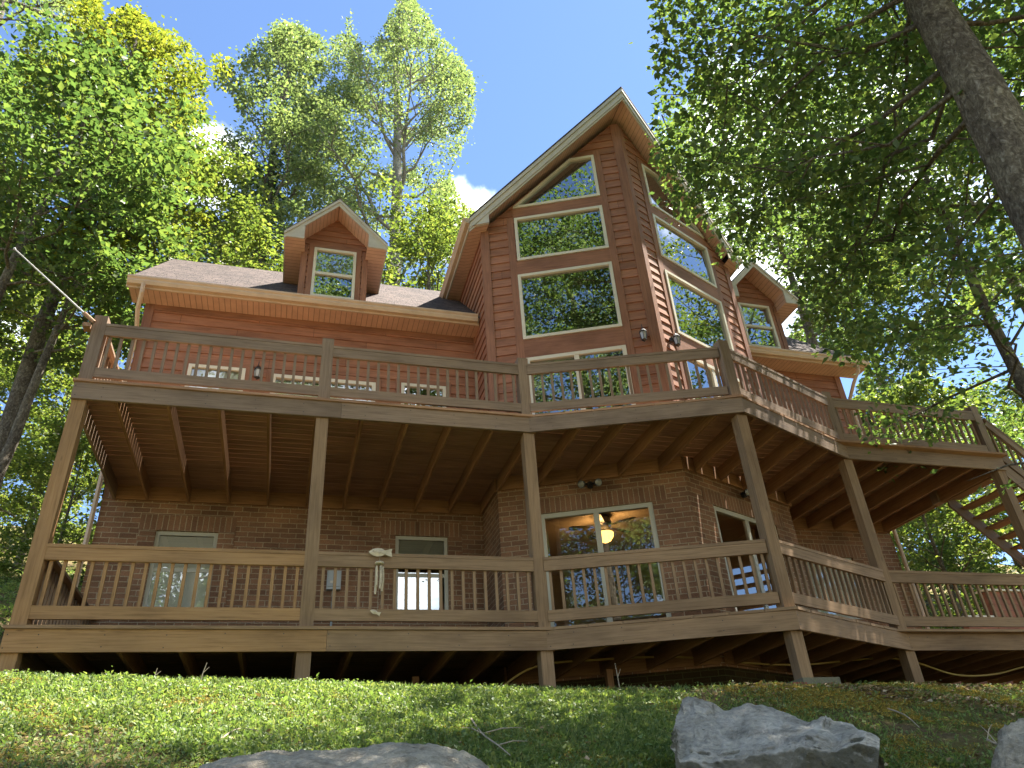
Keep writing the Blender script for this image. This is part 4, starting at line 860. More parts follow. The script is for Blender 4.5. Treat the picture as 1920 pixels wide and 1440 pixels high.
# ---- boulders
def loft_rock(name, rows, mat, amp, label, sub=11, seed=1):
    """rows: lists of 3-D points, equal count; closed sheet from back foot over the top to the front foot"""
    R = np.array(rows, float); nr, nc, _ = R.shape
    def dens(A, n, ax):
        A = np.moveaxis(A, ax, 0); t = np.linspace(0, len(A)-1, (len(A)-1)*n+1); i = np.minimum(t.astype(int), len(A)-2); f = (t-i)[:, None, None]
        return np.moveaxis(A[i]*(1-f)+A[i+1]*f, 0, ax)
    G = dens(dens(R, sub+5, 0), sub, 1); a, b, _ = G.shape
    G[1:-1, 1:-1] = .6*G[1:-1, 1:-1]+.1*(G[:-2, 1:-1]+G[2:, 1:-1]+G[1:-1, :-2]+G[1:-1, 2:])
    du = np.gradient(G, axis=0); dv = np.gradient(G, axis=1); nrm = np.cross(du, dv); nrm /= np.linalg.norm(nrm, axis=-1, keepdims=True)+1e-9
    x, y, z = G[..., 0], G[..., 1], G[..., 2]
    h = (fbm(x*1.0+z*.7, y+z*.9, 2.6, 3, seed)-.44)*2.0
    q = fbm(x*.9+z*1.1, y*.9-z*.8, 3.6, 3, seed+9)*9; ter = (np.floor(q)+smooth(.55, 1.0, q-np.floor(q)))/9-.44      # ledges
    rid = -np.abs(fbm(x+z*1.3, y*1.2-z, 7.5, 4, seed+5)-.47)*2.4; fine = fbm(x*1.3+z, y+z*1.7, 26, 3, seed+4)-.44
    pit = -smooth(.66, .74, vnoise(x*1.2+z, y+z*1.4, 11, seed+2))*.5
    G = G+nrm*((h*.7+ter*.75+rid*.40+fine*.28+pit*.5)*amp)[..., None]
    idx = np.arange(a*b).reshape(a, b); Fq = np.stack([idx[:-1, :-1], idx[1:, :-1], idx[1:, 1:], idx[:-1, 1:]], -1).reshape(-1, 4)
    n0 = a*b; V = G.reshape(-1, 3)
    o = rawmesh(name, V, Fq, mat, None, True); return tag(o, label, 'boulder', 'limestone boulders on the slope')
top = [(1266, 1330), (1276, 1309), (1300, 1303), (1328, 1311), (1356, 1327), (1400, 1315), (1440, 1321), (1482, 1333), (1520, 1347), (1548, 1337), (1562, 1350), (1600, 1361), (1632, 1372), (1648, 1382)]
rdg = [(1265, 1378), (1276, 1404), (1304, 1402), (1336, 1404), (1370, 1402), (1402, 1397), (1444, 1393), (1488, 1383), (1508, 1372), (1532, 1375), (1562, 1386), (1592, 1377), (1622, 1374), (1649, 1384)]
def prow_(P, D, dz=0): return [at(x, y, D)+np.array((0, 0, dz)) for x, y in P]
foot = [(1272+(1640-1272)*k/13, 1500) for k in range(14)]
loft_rock('boulder', [prow_(top, 6.3, -1.2), prow_([(x+(1460-x)*.03, y) for x, y in top], 6.15, -.12), prow_(top, 5.95), prow_(rdg, 5.25), prow_([(x, y+22) for x, y in rdg], 5.14), prow_(foot, 5.1), prow_(foot, 5.1, -.8)], 'rock', .062, 'big jagged grey boulder with a pale top and mossy front below the prow post')
top2 = [(352, 1455), (375, 1436), (410, 1424), (455, 1414), (515, 1405), (575, 1402), (640, 1404), (700, 1393), (757, 1388), (820, 1390), (872, 1402), (905, 1418), (926, 1436), (940, 1460)]
loft_rock('boulder', [prow_(top2, 5.9, -.8), prow_(top2, 5.5, -.10), prow_(top2, 5.05), prow_([(x, y+30) for x, y in top2], 4.75), prow_([(x, y+95) for x, y in top2], 4.45), prow_([(x, y+95) for x, y in top2], 4.4, -.8)], 'rock_warm', .040, 'low rounded tan boulder half sunk in the clover at the lower edge', seed=4)
top3 = [(1858, 1412), (1860, 1385), (1866, 1362), (1880, 1350), (1900, 1345), (1930, 1342), (1960, 1345), (2000, 1352), (2040, 1375)]
loft_rock('boulder', [prow_(top3, 6.7, -.8), prow_(top3, 6.4, -.1), prow_(top3, 6.05), prow_([(x, y+45) for x, y in top3], 5.8), prow_([(x+6, y+120) for x, y in top3], 5.55), prow_([(x+6, y+120) for x, y in top3], 5.5, -.8)], 'rock_warm', .06, 'pitted tan boulder at the right edge among moss and twigs', seed=8)

# ---- sticks
def stick(P, r, label, br=()):
    P = [np.array((x, y, gz(x, y)+.02+dz)) for x, y, dz in P]; m = MB(); m.tube(spline(P, 4), np.linspace(r, r*.45, (len(P)-1)*4+1), 5)
    for i, dx, dy, dz in br: m.tube([P[i], P[i]+np.array((dx, dy, dz))*.5+np.array((0, 0, .015)), P[i]+np.array((dx, dy, dz))], [r*.6, r*.5, r*.25], 4)
    return tag(m.build('fallen_stick', 'twig', None, True), label, 'stick', 'sticks fallen on the slope')
def gh(px, py):
    d = ray(px, py)
    for s in np.linspace(2, 14, 2400):
        p = CAM+d*s
        if p[2] <= gz(p[0], p[1]): return p
    return CAM+d*9
g1, g2, g3, g4 = gh(884, 1360), gh(905, 1392), gh(935, 1418), gh(958, 1438)
stick([(g1[0], g1[1], .03), (g2[0], g2[1], .04), (g3[0], g3[1], .05), (g4[0], g4[1], .05)], .009, 'pale forked branch lying beside the low tan boulder', ((1, .28, -.12, .02), (2, .25, .1, .03), (1, -.1, .25, .08)))
g1, g2, g3 = gh(1665, 1335), gh(1700, 1352), gh(1727, 1374); stick([(g1[0], g1[1], .01), (g2[0], g2[1], .03), (g3[0], g3[1], .02)], .008, 'thin grey curved stick on the moss between the two right boulders')
g1, g2, g3 = gh(1858, 1406), gh(1880, 1420), gh(1900, 1436); stick([(g1[0], g1[1], .05), (g2[0], g2[1], .06), (g3[0], g3[1], .06)], .009, 'crooked dead branch in front of the pitted boulder at the right edge', ((0, .22, .12, .12), (1, .1, .2, .16)))
g1, g2, g3 = gh(408, 1398), gh(450, 1380), gh(512, 1388); stick([(g1[0], g1[1], .01), (g2[0], g2[1], .03), (g3[0], g3[1], .01)], .007, 'brown twig on the clover above the left part of the low boulder')
g1, g2 = gh(660, 1282), gh(678, 1290); stick([(g1[0], g1[1], .12), ((g1[0]+g2[0])/2, g1[1], .05), (g2[0], g2[1], .02)], .007, 'small forked twig standing up on the grass crest', ((1, .06, 0, .09),))
def stalk(px, py, h, lean, label):
    p = gh(px, py); m = MB(); m.tube([p, p+np.array((lean*.4, 0, h*.5)), p+np.array((lean, 0, h))], [.006, .005, .003], 4)
    m.tube([p+np.array((lean*.4, 0, h*.5)), p+np.array((lean*.4+.05, .01, h*.8))], [.004, .002], 4)
    return tag(m.build('dry_stalk', 'twig', None, True), label, 'stalk', 'dry stalks along the grass crest')
stalk(286, 1281, .14, .02, 'short bare stalk on the sunlit grass crest at the left'); stalk(374, 1283, .20, .04, 'tallest dry stalk on the sunlit crest, left of the second post'); stalk(1163, 1297, .30, -.02, 'pale crooked stalk in front of the dark brick under the prow deck')

# ------------------------------------------------------------------ ground cover
rng = np.random.default_rng(5)
def cards(P, D, Nn, ln, wd, fold=.12, pos=.42):
    """one pointed leaf per row: base P, direction D, normal Nn"""
    D = D/np.linalg.norm(D, axis=1, keepdims=True); S = np.cross(D, Nn); S /= np.linalg.norm(S, axis=1, keepdims=True)+1e-9; Nn = np.cross(S, D)
    ln = np.asarray(ln).reshape(-1, 1); wd = np.asarray(wd).reshape(-1, 1)
    V = np.stack([P, P+D*ln*pos+S*wd*.5+Nn*ln*fold, P+D*ln, P+D*ln*pos-S*wd*.5+Nn*ln*fold], 1).reshape(-1, 3)
    n = len(P); b = np.arange(n)[:, None]*4; F = np.concatenate([b+np.array([0, 1, 2]), b+np.array([0, 2, 3])], 1).reshape(-1, 3); return V, F
def visible_ground(n, ylo, yhi, xlo, xhi):
    x = rng.uniform(xlo, xhi, n); y = rng.uniform(ylo, yhi, n); z = ground_z(x, y); px, py, zz = project(np.stack([x, y, z], 1))
    k = (px > -60) & (px < 1980) & (py < 1500) & (zz > 0); return x[k], y[k], z[k]
x, y, z = visible_ground(760000, -5.2, .3, -11, 5.5)
pat = fbm(x, y, .8, 4, 2)+.30*smooth(-1.5, 1.0, -y*.8-1.2)*0; right = smooth(-3.0, -.7, x+.45*y+1.2)
dens = smooth(.31, .52, .6*fbm(x, y, 1.1, 4, 2)+.4*fbm(x, y, 3.1, 3, 14)+.10*(y > -1.6)-.02)*(1-.95*right)+.03+.22*(1-right)
k = rng.random(len(x)) < dens*.62; x1, y1, z1 = x[k], y[k], z[k]; n = len(x1)
th = rng.uniform(0, 2*math.pi, n); el = rng.uniform(-.1, .9, n); D = np.stack([np.cos(th)*np.cos(el), np.sin(th)*np.cos(el), np.sin(el)], 1); Nn = np.stack([rng.normal(0, .35, n), rng.normal(0, .35, n)-.1, np.ones(n)], 1)
hgt = rng.gamma(2.0, .010, n)*(.5+fbm(x1, y1, 3, 2, 8)); sz = rng.uniform(.018, .042, n)*(1+.5*(rng.random(n) < .08))
V1, F1 = cards(np.stack([x1, y1, z1+hgt], 1), D, Nn, sz, sz*.62)
m2 = max(1, n//3); q = rng.integers(0, n, m2); th = rng.uniform(0, 2*math.pi, m2); el = rng.uniform(.5, 1.4, m2); D = np.stack([np.cos(th)*np.cos(el), np.sin(th)*np.cos(el), np.sin(el)], 1)
V2, F2 = cards(np.stack([x1[q], y1[q], z1[q]-.005], 1), D, np.stack([np.sin(th), np.cos(th), .3*np.ones(m2)], 1), rng.uniform(.04, .10, m2), rng.uniform(.005, .009, m2))
tag(rawmesh('grass', np.concatenate([V1, V2]), np.concatenate([F1, F2+len(V1)]), 'leaf_clover'), kind='stuff')
dm = smooth(.40, .55, fbm(x, y, 1.6, 4, 11))*(.38+.75*right)
k = rng.random(len(x)) < dm*.8; x3, y3, z3 = x[k], y[k], z[k]; n = len(x3); th = rng.uniform(0, 2*math.pi, n); el = rng.uniform(-.1, .9, n); D = np.stack([np.cos(th)*np.cos(el), np.sin(th)*np.cos(el), np.sin(el)], 1)
V3, F3 = cards(np.stack([x3, y3, z3+.008+.035*fbm(x3, y3, 7, 2, 3)], 1), D, rng.normal(0, .5, (n, 3))+np.array((0, -.3, 1.0)), rng.uniform(.012, .028, n), rng.uniform(.006, .012, n)); tag(rawmesh('moss', V3, F3, 'leaf_moss'), kind='stuff')
xa, ya, za = visible_ground(60000, -5.2, .4, -11, 5.5); rt = smooth(-3.0, -.7, xa+.45*ya+1.2)
k = rng.random(len(xa)) < (.06+.75*rt)*smooth(.38, .62, fbm(xa, ya, 1.3, 3, 21)); xa, ya, za = xa[k], ya[k], za[k]
xb = rng.uniform(4.5, 14, 9000); yb = rng.uniform(.3, 6.0, 9000); xc = rng.uniform(-1, 5, 2500); yc = rng.uniform(-1.2, .6, 2500); xa = np.concatenate([xa, xb, xc]); ya = np.concatenate([ya, yb, yc]); za = ground_z(xa, ya); n = len(xa)
th = rng.uniform(0, 2*math.pi, n); D = np.stack([np.cos(th), np.sin(th), rng.normal(0, .25, n)], 1); sz = rng.uniform(.03, .085, n)
V4, F4 = cards(np.stack([xa, ya, za+.022], 1), D, np.stack([rng.normal(0, .4, n), rng.normal(0, .4, n), np.ones(n)], 1), sz, sz*.6, .2); tag(rawmesh('leaf_litter', V4, F4, 'litter'), kind='stuff')
# hillside ground cover left of the deck
xh = np.concatenate([rng.uniform(-19, -9.0, 60000), rng.uniform(6.4, 22, 25000)]); yh = np.concatenate([rng.uniform(-.5, 22, 60000), rng.uniform(3, 18, 25000)]); zh = ground_z(xh, yh); n = len(xh); th = rng.uniform(0, 2*math.pi, n); el = rng.uniform(0, 1, n)
D = np.stack([np.cos(th)*np.cos(el), np.sin(th)*np.cos(el), np.sin(el)], 1); sz = rng.uniform(.05, .12, n); k = rng.random(n) < smooth(.35, .6, fbm(xh, yh, .7, 3, 31))+.15
V5, F5 = cards(np.stack([xh, yh, zh+rng.gamma(2, .03, n)], 1)[k], D[k], np.stack([rng.normal(0, .4, n), rng.normal(0, .4, n), np.ones(n)], 1)[k], sz[k], sz[k]*.5); tag(rawmesh('undergrowth', V5, F5, 'leaf_clover'), kind='stuff')

# ------------------------------------------------------------------ trees
def inpoly(px, py, poly):
    r = np.zeros(len(px), bool); j = len(poly)-1
    for i in range(len(poly)):
        (xi, yi), (xj, yj) = poly[i], poly[j]
        with np.errstate(divide='ignore', invalid='ignore'):
            r ^= ((yi > py) != (yj > py)) & (px < (xj-xi)*(py-yi)/(yj-yi+1e-12)+xi)
        j = i
    return r
# parts of the view where the photo shows open sky or the house in front of any crown: no branch reaches there
OPEN_SKY = [(655, -900), (660, 60), (700, 85), (735, 20), (760, -20), (795, 20), (820, 60), (860, 100), (890, 150), (893, 210), (870, 270), (845, 330), (862, 372), (905, 405), (1165, 165), (1185, 120), (1165, 70), (1215, 10), (1240, -900)]
GAP_L = [(185, -900), (190, 60), (210, 25), (240, 8), (285, 45), (340, 70), (385, 110), (395, 200), (380, 215), (410, 225), (450, 225), (440, 180), (400, 160), (395, 110), (435, 70), (520, 40), (560, 45), (610, 75), (650, 60), (655, -900)]
def tubes(segs, n=6, n0=None):
    V, F, o = [], [], 0
    for si, (P, r) in enumerate(segs):
        P = np.asarray(P, float); k = len(P); r = np.asarray(r, float)
        T = np.gradient(P, axis=0); T /= np.linalg.norm(T, axis=1, keepdims=True)+1e-9; ref = np.array((.3, .9, .2)); X = np.cross(np.broadcast_to(ref, T.shape), T); X /= np.linalg.norm(X, axis=1, keepdims=True)+1e-9; Y = np.cross(T, X)
        nn = n0 if n0 and si == 0 else n if r[0] < .12 else n+6
        a = np.arange(nn)*2*math.pi/nn
        ring = P[:, None, :]+r[:, None, None]*(X[:, None, :]*np.cos(a)[None, :, None]+Y[:, None, :]*np.sin(a)[None, :, None])
        idx = np.arange(k*nn).reshape(k, nn)+o; nxt = np.roll(idx, -1, 1)
        F.append(np.stack([idx[:-1], nxt[:-1], nxt[1:], idx[1:]], -1).reshape(-1, 4)); V.append(ring.reshape(-1, 3)); o += k*nn
    return np.concatenate(V), np.concatenate(F)
def make_tree(name, label, pos, h, R, cb, seed, lmat='leaf_maple', bmat='bark', nl=18, per=60, lsize=.16, r0=None, spread=.5, lean=(0, 0), keep=(), prof=None, droop=0.0, cat='tree', group=None, fork=False, dense=1.0, extra=(), upang=(.25, 1.0), sizes=(.5, 1.45), limb=1.0, q0=.22, rough=0):
    rg = np.random.default_rng(seed); base = np.array(pos, float); r0 = r0 or .010*h+.04
    t = thing(name, label, cat, tuple(base), group); segs = []; cl = []
    nT = 12; tt = np.linspace(0, 1, nT); wob = np.cumsum(rg.normal(0, .012*h/3, (nT, 2)), 0)*.5; wob[0] = 0
    TP = np.stack([base[0]+lean[0]*h*tt+wob[:, 0], base[1]+lean[1]*h*tt+wob[:, 1], base[2]-.3+(h*.95+.3)*tt], 1); TR = r0*(1-.86*tt**1.1); TR[0] *= 1.35
    segs.append((TP, TR))
    prof = prof or (lambda s: math.sin(math.pi*(.12+.84*s)**.85)**.7)
    def tp(s): i = min(int(s*(nT-1)), nT-2); f = s*(nT-1)-i; return TP[i]*(1-f)+TP[i+1]*f, TR[i]*(1-f)+TR[i+1]*f
    limbs = []
    for i in range(nl):
        s = (i+rg.random()*.8)/nl; tz = cb+(.97-cb)*s; p, r = tp(tz); az = i*2.39996+rg.uniform(-.5, .5); e = upang[0]+(upang[1]-upang[0])*s+rg.uniform(-.12, .12)
        limbs.append((p, r, az, e, R*max(.15, prof(s))*rg.uniform(.75, 1.15)))
    for (sx, az, e, ln) in extra: p, r = tp(sx); limbs.append((p, r, az, e, ln))
    for (p, r, az, e, ln) in limbs:
        d = np.array((math.cos(az)*math.cos(e), math.sin(az)*math.cos(e), math.sin(e))); f = np.linspace(0, 1, 7); side = np.array((-d[1], d[0], 0))
        cur = rg.normal(0, .06)*ln; P = p+d*(f*ln)[:, None]+side*(cur*np.sin(f*3))[:, None]+np.array((0, 0, 1.0))*((.10-droop)*ln*f*f)[:, None]+np.concatenate([np.zeros((1, 3)), rg.normal(0, .022*ln, (6, 3))]); rr = min(r*.45, .013*ln+.012)*limb
        segs.append((P, rr*(1-.85*f)))
        ns = max(4, int(ln*1.9))
        for k in range(ns):
            q = q0+(1-q0)*(k+rg.random())/ns; i = min(int(q*6), 5); g = q*6-i; b = P[i]*(1-g)+P[i+1]*g; a2 = az+(1 if k % 2 else -1)*rg.uniform(.5, 1.25); e2 = e*.5+rg.uniform(-.25, .45)-droop*.5; l2 = ln*rg.uniform(.22, .42)*(1.15-.55*q)+.25
            d2 = np.array((math.cos(a2)*math.cos(e2), math.sin(a2)*math.cos(e2), math.sin(e2))); f2 = np.linspace(0, 1, 4); P2 = b+d2*(f2*l2)[:, None]+np.array((0, 0, 1.0))*((.06-droop*.6)*l2*f2*f2)[:, None]
            segs.append((P2, max(.006, rr*.32)*(1-.75*f2)))
            for c in ((.45, .75, 1.0) if q0 > .1 else (.15, .4, .7, 1.0)): cl.append(np.append(b+d2*l2*c, spread*rg.uniform(.55, 1.1)))
        cl.append(np.append(P[-1], spread))
    C = np.array(cl)
    if keep:
        px, py, zz = project(C[:, :3]); ok = np.ones(len(C), bool)
        for poly in keep: ok &= ~(inpoly(px, py, poly) & (zz > 0))
        C = C[ok]
        # the wood ends where its foliage ends
        out = []
        for k, (P, r) in enumerate(segs):
            if k == 0: out.append((P, r)); continue
            px, py, zz = project(P); bad = np.zeros(len(P), bool)
            for poly in keep: bad |= inpoly(px, py, poly) & (zz > 0)
            n_ = int(np.argmax(bad)) if bad.any() else len(P)
            if n_ >= 2: out.append((P[:n_], r[:n_]*(np.linspace(1, .12, n_) if n_ < len(P) else 1.0)))
        segs = out
    if rough:
        u = np.linspace(0, 1, 90); TPd = np.stack([np.interp(u, tt, TP[:, k]) for k in range(3)], 1); segs[0] = (TPd, np.interp(u, tt, TR))
    V, F = tubes(segs, 6, 30 if rough else None)
    if rough:
        n_ = 90*30; a_ = np.tile(np.arange(30)/30*2*math.pi, 90); c_ = np.repeat(segs[0][0], 30, 0); rv = V[:n_]-c_; zz_ = V[:n_, 2]
        k_ = 1+.10*(fbm(np.cos(a_)*1.2+5, zz_*.55+np.sin(a_)*1.3, 1.2, 3, 3)-.45)+rough*(fbm(a_*2.2, zz_*1.4, 3.0, 4, 8)-.47)-.5*rough*np.abs(fbm(a_*3.2, zz_*.8, 3.5, 2, 12)-.4)
        V[:n_] = c_+rv*k_[:, None]
    rawmesh('trunk', V, F, bmat, t, True)
    cnt = np.maximum(4, (per*dense*rg.uniform(.35, 1.5, len(C))).astype(int)); I = np.repeat(np.arange(len(C)), cnt); n = len(I)
    off = rg.normal(0, 1, (n, 3))*np.array((1, 1, .5)); off *= C[I, 3:4]*.62
    P = C[I, :3]+off
    if keep:
        px, py, zz = project(P); ok = np.ones(n, bool)
        for poly in keep: ok &= ~(inpoly(px, py, poly) & (zz > 0) & (rg.random(n) < .93))
        P, off = P[ok], off[ok]; n = len(P)
    D = off*.8+rg.normal(0, .35, (n, 3)); D[:, 2] = D[:, 2]*.5-.12; Nn = np.stack([rg.normal(0, .55, n), rg.normal(0, .55, n), np.ones(n)], 1); sz = lsize*rg.uniform(*sizes, n)
    V, F = cards(P, D, Nn, sz, sz*.62, .10)
    rawmesh('crown', V, F, lmat, t); return t
def gpos(az, D, dz=0):
    a = math.radians(az); x, y = CAM[0]+D*math.sin(a), CAM[1]+D*math.cos(a); return (x, y, gz(x, y)+dz)
KEEP = (OPEN_SKY, GAP_L)
def tall(az, D, el, **k): p = gpos(az, D); return p, CAM[2]+D*math.tan(math.radians(el))-p[2]
G1 = 'forest trees behind the cabin'
def T(label, az, D, el, R, cb, seed, **k):
    p, h = tall(az, D, el); k.setdefault('keep', KEEP); k.setdefault('group', G1); return make_tree(k.pop('name', 'broadleaf_tree'), label, p, h, R, cb, seed, **k)
T('tall yellow green maple, the brightest crown left of the dormer', -20.5, 19.5, 53.5, 3.9, .36, 11, lmat='leaf_gold', nl=38, per=54, lsize=.135, spread=.42, upang=(.35, 1.15))
T('pale tall tree filling the top left corner of the view', -31, 25, 64, 6.8, .25, 12, lmat='leaf_oak', nl=40, per=46, lsize=.14, spread=.5)
T('grey green tree with a dark ivy wrapped trunk left of the open sky', -6.5, 24, 56.5, 4.6, .25, 13, lmat='leaf_oak', bmat='bark', nl=40, per=60, lsize=.145, spread=.45, upang=(.5, 1.2))
T('airy pale barked tree rising highest behind the left dormer', 6.5, 25, 60, 6.6, .34, 14, lmat='leaf_oak', bmat='bark_pale', nl=44, per=58, lsize=.14, spread=.46, upang=(.6, 1.15))
T('low sunlit tree showing above the roof between dormer and prow', 10.5, 21, 44, 4.2, .35, 15, nl=24, per=52, lsize=.135, spread=.42, keep=KEEP)
T('mid height green tree just behind the left end of the roof', -13, 19.5, 46.5, 3.7, .42, 16, nl=26, per=52, lsize=.135, spread=.42)
T('leaning dark trunked tree at the far left with sparse low branches', -24.5, 16.5, 47, 3.6, .55, 17, bmat='bark', nl=22, per=44, lsize=.16, lean=(.06, .0), lmat='leaf_beech')
T('slim tree with a straight trunk left of the deck corner', -20.8, 18, 42, 3.4, .55, 18, bmat='bark', nl=20, per=32, lsize=.16, lean=(.05, 0), lmat='leaf_beech')
T('sunlit understory tree on the hillside just left of the deck corner', -17.5, 33, 31, 4.2, .05, 19, nl=24, per=46, lsize=.17, spread=.55, upang=(.1, 1.0))
T('sunlit bushy tree on the hillside at the left edge of the view', -24, 36, 34, 4.6, .05, 20, nl=26, per=46, lsize=.17, spread=.55, upang=(.1, 1.0))
T('bright green tree farther up the hillside between the two left trunks', -20.5, 41, 37, 5.0, .05, 21, nl=28, per=46, lsize=.19, spread=.6, upang=(.1, 1.0))
T('bright tree farthest up the hillside at the far left', -28, 44, 42, 5.5, .05, 22, nl=28, per=44, lsize=.2, spread=.65, lmat='leaf_oak', upang=(.1, 1.0))
T('tree far behind the ridge under the grey green crown', -8, 46, 42, 5.0, .2, 23, nl=24, per=44, lsize=.2, spread=.6, lmat='leaf_oak')
T('low bright sapling on the bank behind the left end of the lower deck', -15.5, 27, 25, 2.6, .05, 24, nl=18, per=44, lsize=.15, upang=(.1, 1.0), name='sapling')
# ivy on the trunk of the grey green tree
p, h = tall(-6.5, 24, 55.5); rg = np.random.default_rng(3); n = 9000; s = rg.uniform(.22, .70, n); th = rg.uniform(0, 6.28, n); rr = .35+rg.gamma(2, .14, n)*(.6+.8*vnoise(s*30, th*0, 1.0))
P = np.stack([p[0]+rr*np.cos(th), p[1]+rr*np.sin(th), p[2]+s*h], 1); D = np.stack([np.cos(th), np.sin(th), -.8*np.ones(n)], 1); Nn = np.stack([np.cos(th), np.sin(th), .6*np.ones(n)], 1)+rg.normal(0, .3, (n, 3))
V, F = cards(P, D, Nn, rg.uniform(.12, .22, n), rg.uniform(.09, .16, n)); tag(rawmesh('ivy', V, F, 'leaf_ivy'), 'dark ivy climbing the trunk of the grey green tree behind the dormer', 'ivy')

# right hand side
HOUSE_R = [(1225, -50), (1215, 10), (1165, 70), (1185, 120), (1170, 175), (1215, 290), (1240, 330), (1262, 405), (1300, 418), (1340, 440), (1352, 480), (1392, 500), (1430, 492), (1500, 570), (1490, 600), (1480, 655), (1625, 695), (1600, 745), (1560, 745), (1640, 870), (1700, 930), (1630, 1000), (1660, 1060), (1700, 1500), (600, 1500), (600, -50)]
KR = (HOUSE_R,); TOPK = [(-400, -60), (1225, -60), (1225, 1500), (-400, 1500)]
LOWK = [(1600, 900), (1760, 900), (1850, 920), (2600, 1000), (2600, 2500), (1000, 2500), (1400, 900)]
bp = (0.33, -5.5, gz(.33, -5.5))
def arm(az, e, ln, s): return (s, math.radians(90-az), e, ln)
make_tree('broadleaf_tree', 'big mottled trunk close by at the right with branches sweeping over the gable', bp, 19, 6.0, .42, 41, lmat='leaf_beech', bmat='bark', nl=34, per=50, lsize=.10, r0=.315, spread=.36, limb=.5, q0=.05, rough=.22, keep=(HOUSE_R, LOWK, TOPK), droop=.10, lean=(.03, -.012), upang=(-.05, .9), group='trees to the right of the cabin',
          extra=(arm(-20, .12, 5.2, .38), arm(0, .30, 5.5, .40), arm(-35, .42, 5.0, .44), arm(20, .2, 5.0, .36), arm(-10, .55, 5.5, .47), arm(35, .1, 4.5, .34), arm(10, -.1, 4.2, .40), arm(-28, .25, 5.8, .50), arm(48, .25, 4.5, .42), arm(-45, .6, 5.5, .52), arm(-43, .25, 6.5, .60), arm(-60, .2, 7.0, .64), arm(-75, .25, 7.2, .68), arm(-88, .2, 7.0, .62), arm(-50, .35, 7.5, .72), arm(-68, .4, 6.5, .76), arm(-100, .3, 6.0, .70), arm(-55, .15, 9.0, .72), arm(-65, .2, 9.5, .76), arm(-74, .15, 9.5, .80), arm(-48, .2, 8.5, .82), arm(-82, .2, 9.0, .84)))  # the high leftward arms stay out of view, added to shade the lawn
G2 = 'trees to the right of the cabin'
T('leafy tree whose low boughs hang in front of the upper deck at the right', 55, 11.5, 44, 4.4, .30, 42, lmat='leaf_beech', nl=26, per=40, lsize=.105, limb=.6, keep=(HOUSE_R, LOWK), droop=.16, group=G2, upang=(-.1, .9))
T('pale sunlit tree behind the right slope of the gable', 35.5, 24, 48, 4.2, .25, 43, lmat='leaf_oak', bmat='bark_pale', nl=26, per=46, lsize=.135, keep=KR, group=G2)
T('tall green tree behind the right dormer', 43, 22, 46, 4.6, .5, 44, lmat='leaf_beech', nl=28, per=46, lsize=.135, keep=KR, group=G2)
T('dark trunked tree behind the head of the stairs', 57.5, 21, 43, 4.2, .6, 45, nl=24, per=44, lsize=.13, keep=KR, group=G2)
T('broad tree filling the upper right corner behind the mottled trunk', 67, 14, 56, 5.0, .3, 46, lmat='leaf_beech', nl=28, per=42, lsize=.13, keep=KR, group=G2)
T('distant tree on the slope beyond the right dormer', 47, 42, 38, 6.5, .15, 47, nl=28, per=60, lsize=.24, spread=.7, keep=KR, lmat='leaf_beech', group=G2)
T('sunlit bushy sapling seen under the stairs', 46.5, 23, 21, 2.6, .05, 48, nl=20, per=46, lsize=.14, keep=KR, name='sapling', group='saplings under the stairs', upang=(.2, 1.0))
T('darker bushy sapling right of the sunlit one beneath the stairs', 50.5, 26, 22, 2.8, .05, 49, nl=20, per=46, lsize=.15, keep=KR, lmat='leaf_beech', name='sapling', group='saplings under the stairs', upang=(.2, 1.0))
T('sapling close behind the right corner of the brick wall', 43.5, 29, 23, 2.8, .05, 50, nl=20, per=46, lsize=.15, keep=KR, lmat='leaf_maple', name='sapling', group='saplings under the stairs', upang=(.2, 1.0))

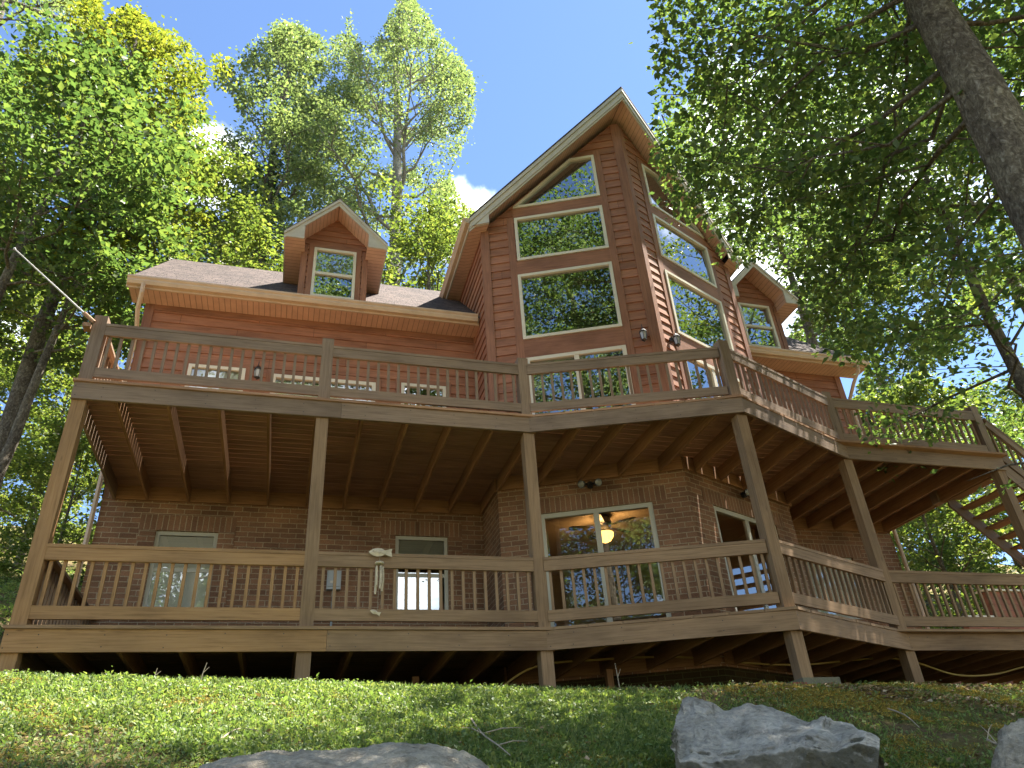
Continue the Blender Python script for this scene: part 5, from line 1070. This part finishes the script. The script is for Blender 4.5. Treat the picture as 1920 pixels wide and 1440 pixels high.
T('leafy sapling up the bank right of the stair stringer', 48.5, 30, 26, 3.2, .05, 51, nl=22, per=44, keep=KR, name='sapling', group='saplings under the stairs', upang=(.1, 1.0), lsize=.17)
T('wide sapling at the back of the gap beneath the upper deck', 45, 35, 25, 3.6, .05, 52, nl=24, per=46, keep=KR, name='sapling', group='saplings under the stairs', upang=(.1, 1.0), lsize=.19, lmat='leaf_beech')
# across the valley, seen only as reflections in the glass
G3 = 'valley trees mirrored in the windows'
def copy_tree(src, pos, rz, s, label):
    c = src.copy(); COL.objects.link(c); c.location = pos; c.rotation_euler.z = rz; c.scale = (s, s, s); c['label'] = label; c['group'] = G3
    for ch in src.children: d = ch.copy(); COL.objects.link(d); d.parent = c; d.matrix_parent_inverse = ch.matrix_parent_inverse.copy()
    return c
p = gpos(203, 10); va = make_tree('broadleaf_tree', 'round valley tree mirrored in the large prow window', p, 36, 6.0, .42, 61, lmat='leaf_oak', nl=22, per=24, lsize=.20, spread=.55, group=G3)
for az, D, s, lb in ((186, 16, 1.0, 'tall valley tree mirrored right of the round one in the prow glass'), (221, 16, .95, 'tall valley tree mirrored at the left edge of the prow glass'), (232, 22, 1.0, 'valley tree off to the left of the mirrored group'),
                     (150, 24, .6, 'shorter valley tree mirrored in the lower sliding door'), (138, 22, .7, 'valley tree on the slope below the mottled trunk'), (126, 17, 1.0, 'valley tree right of the slope mirrored in the right prow glass'), (105, 19, 1.1, 'tall tree mirrored in the middle of the right prow glass')):
    copy_tree(va, gpos(az, D, -.2), az*.7, s, lb)
p = gpos(203, 19); vb = make_tree('broadleaf_tree', 'low bushy valley tree mirrored in the lower sliding door', p, 25, 6.5, .22, 62, lmat='leaf_beech', nl=30, per=40, lsize=.22, spread=.65, group=G3, upang=(.1, 1.0))
for az, D, s, lb in ((189, 24, 1.0, 'bushy valley tree mirrored low at the right of the lower sliding door'), (218, 24, 1.0, 'bushy valley tree mirrored low at the left edge of the lower sliding door'), (101, 27, .95, 'bushy tree far to the right mirrored in the right lower door')): copy_tree(vb, gpos(az, D, -.2), az*.7, s, lb)
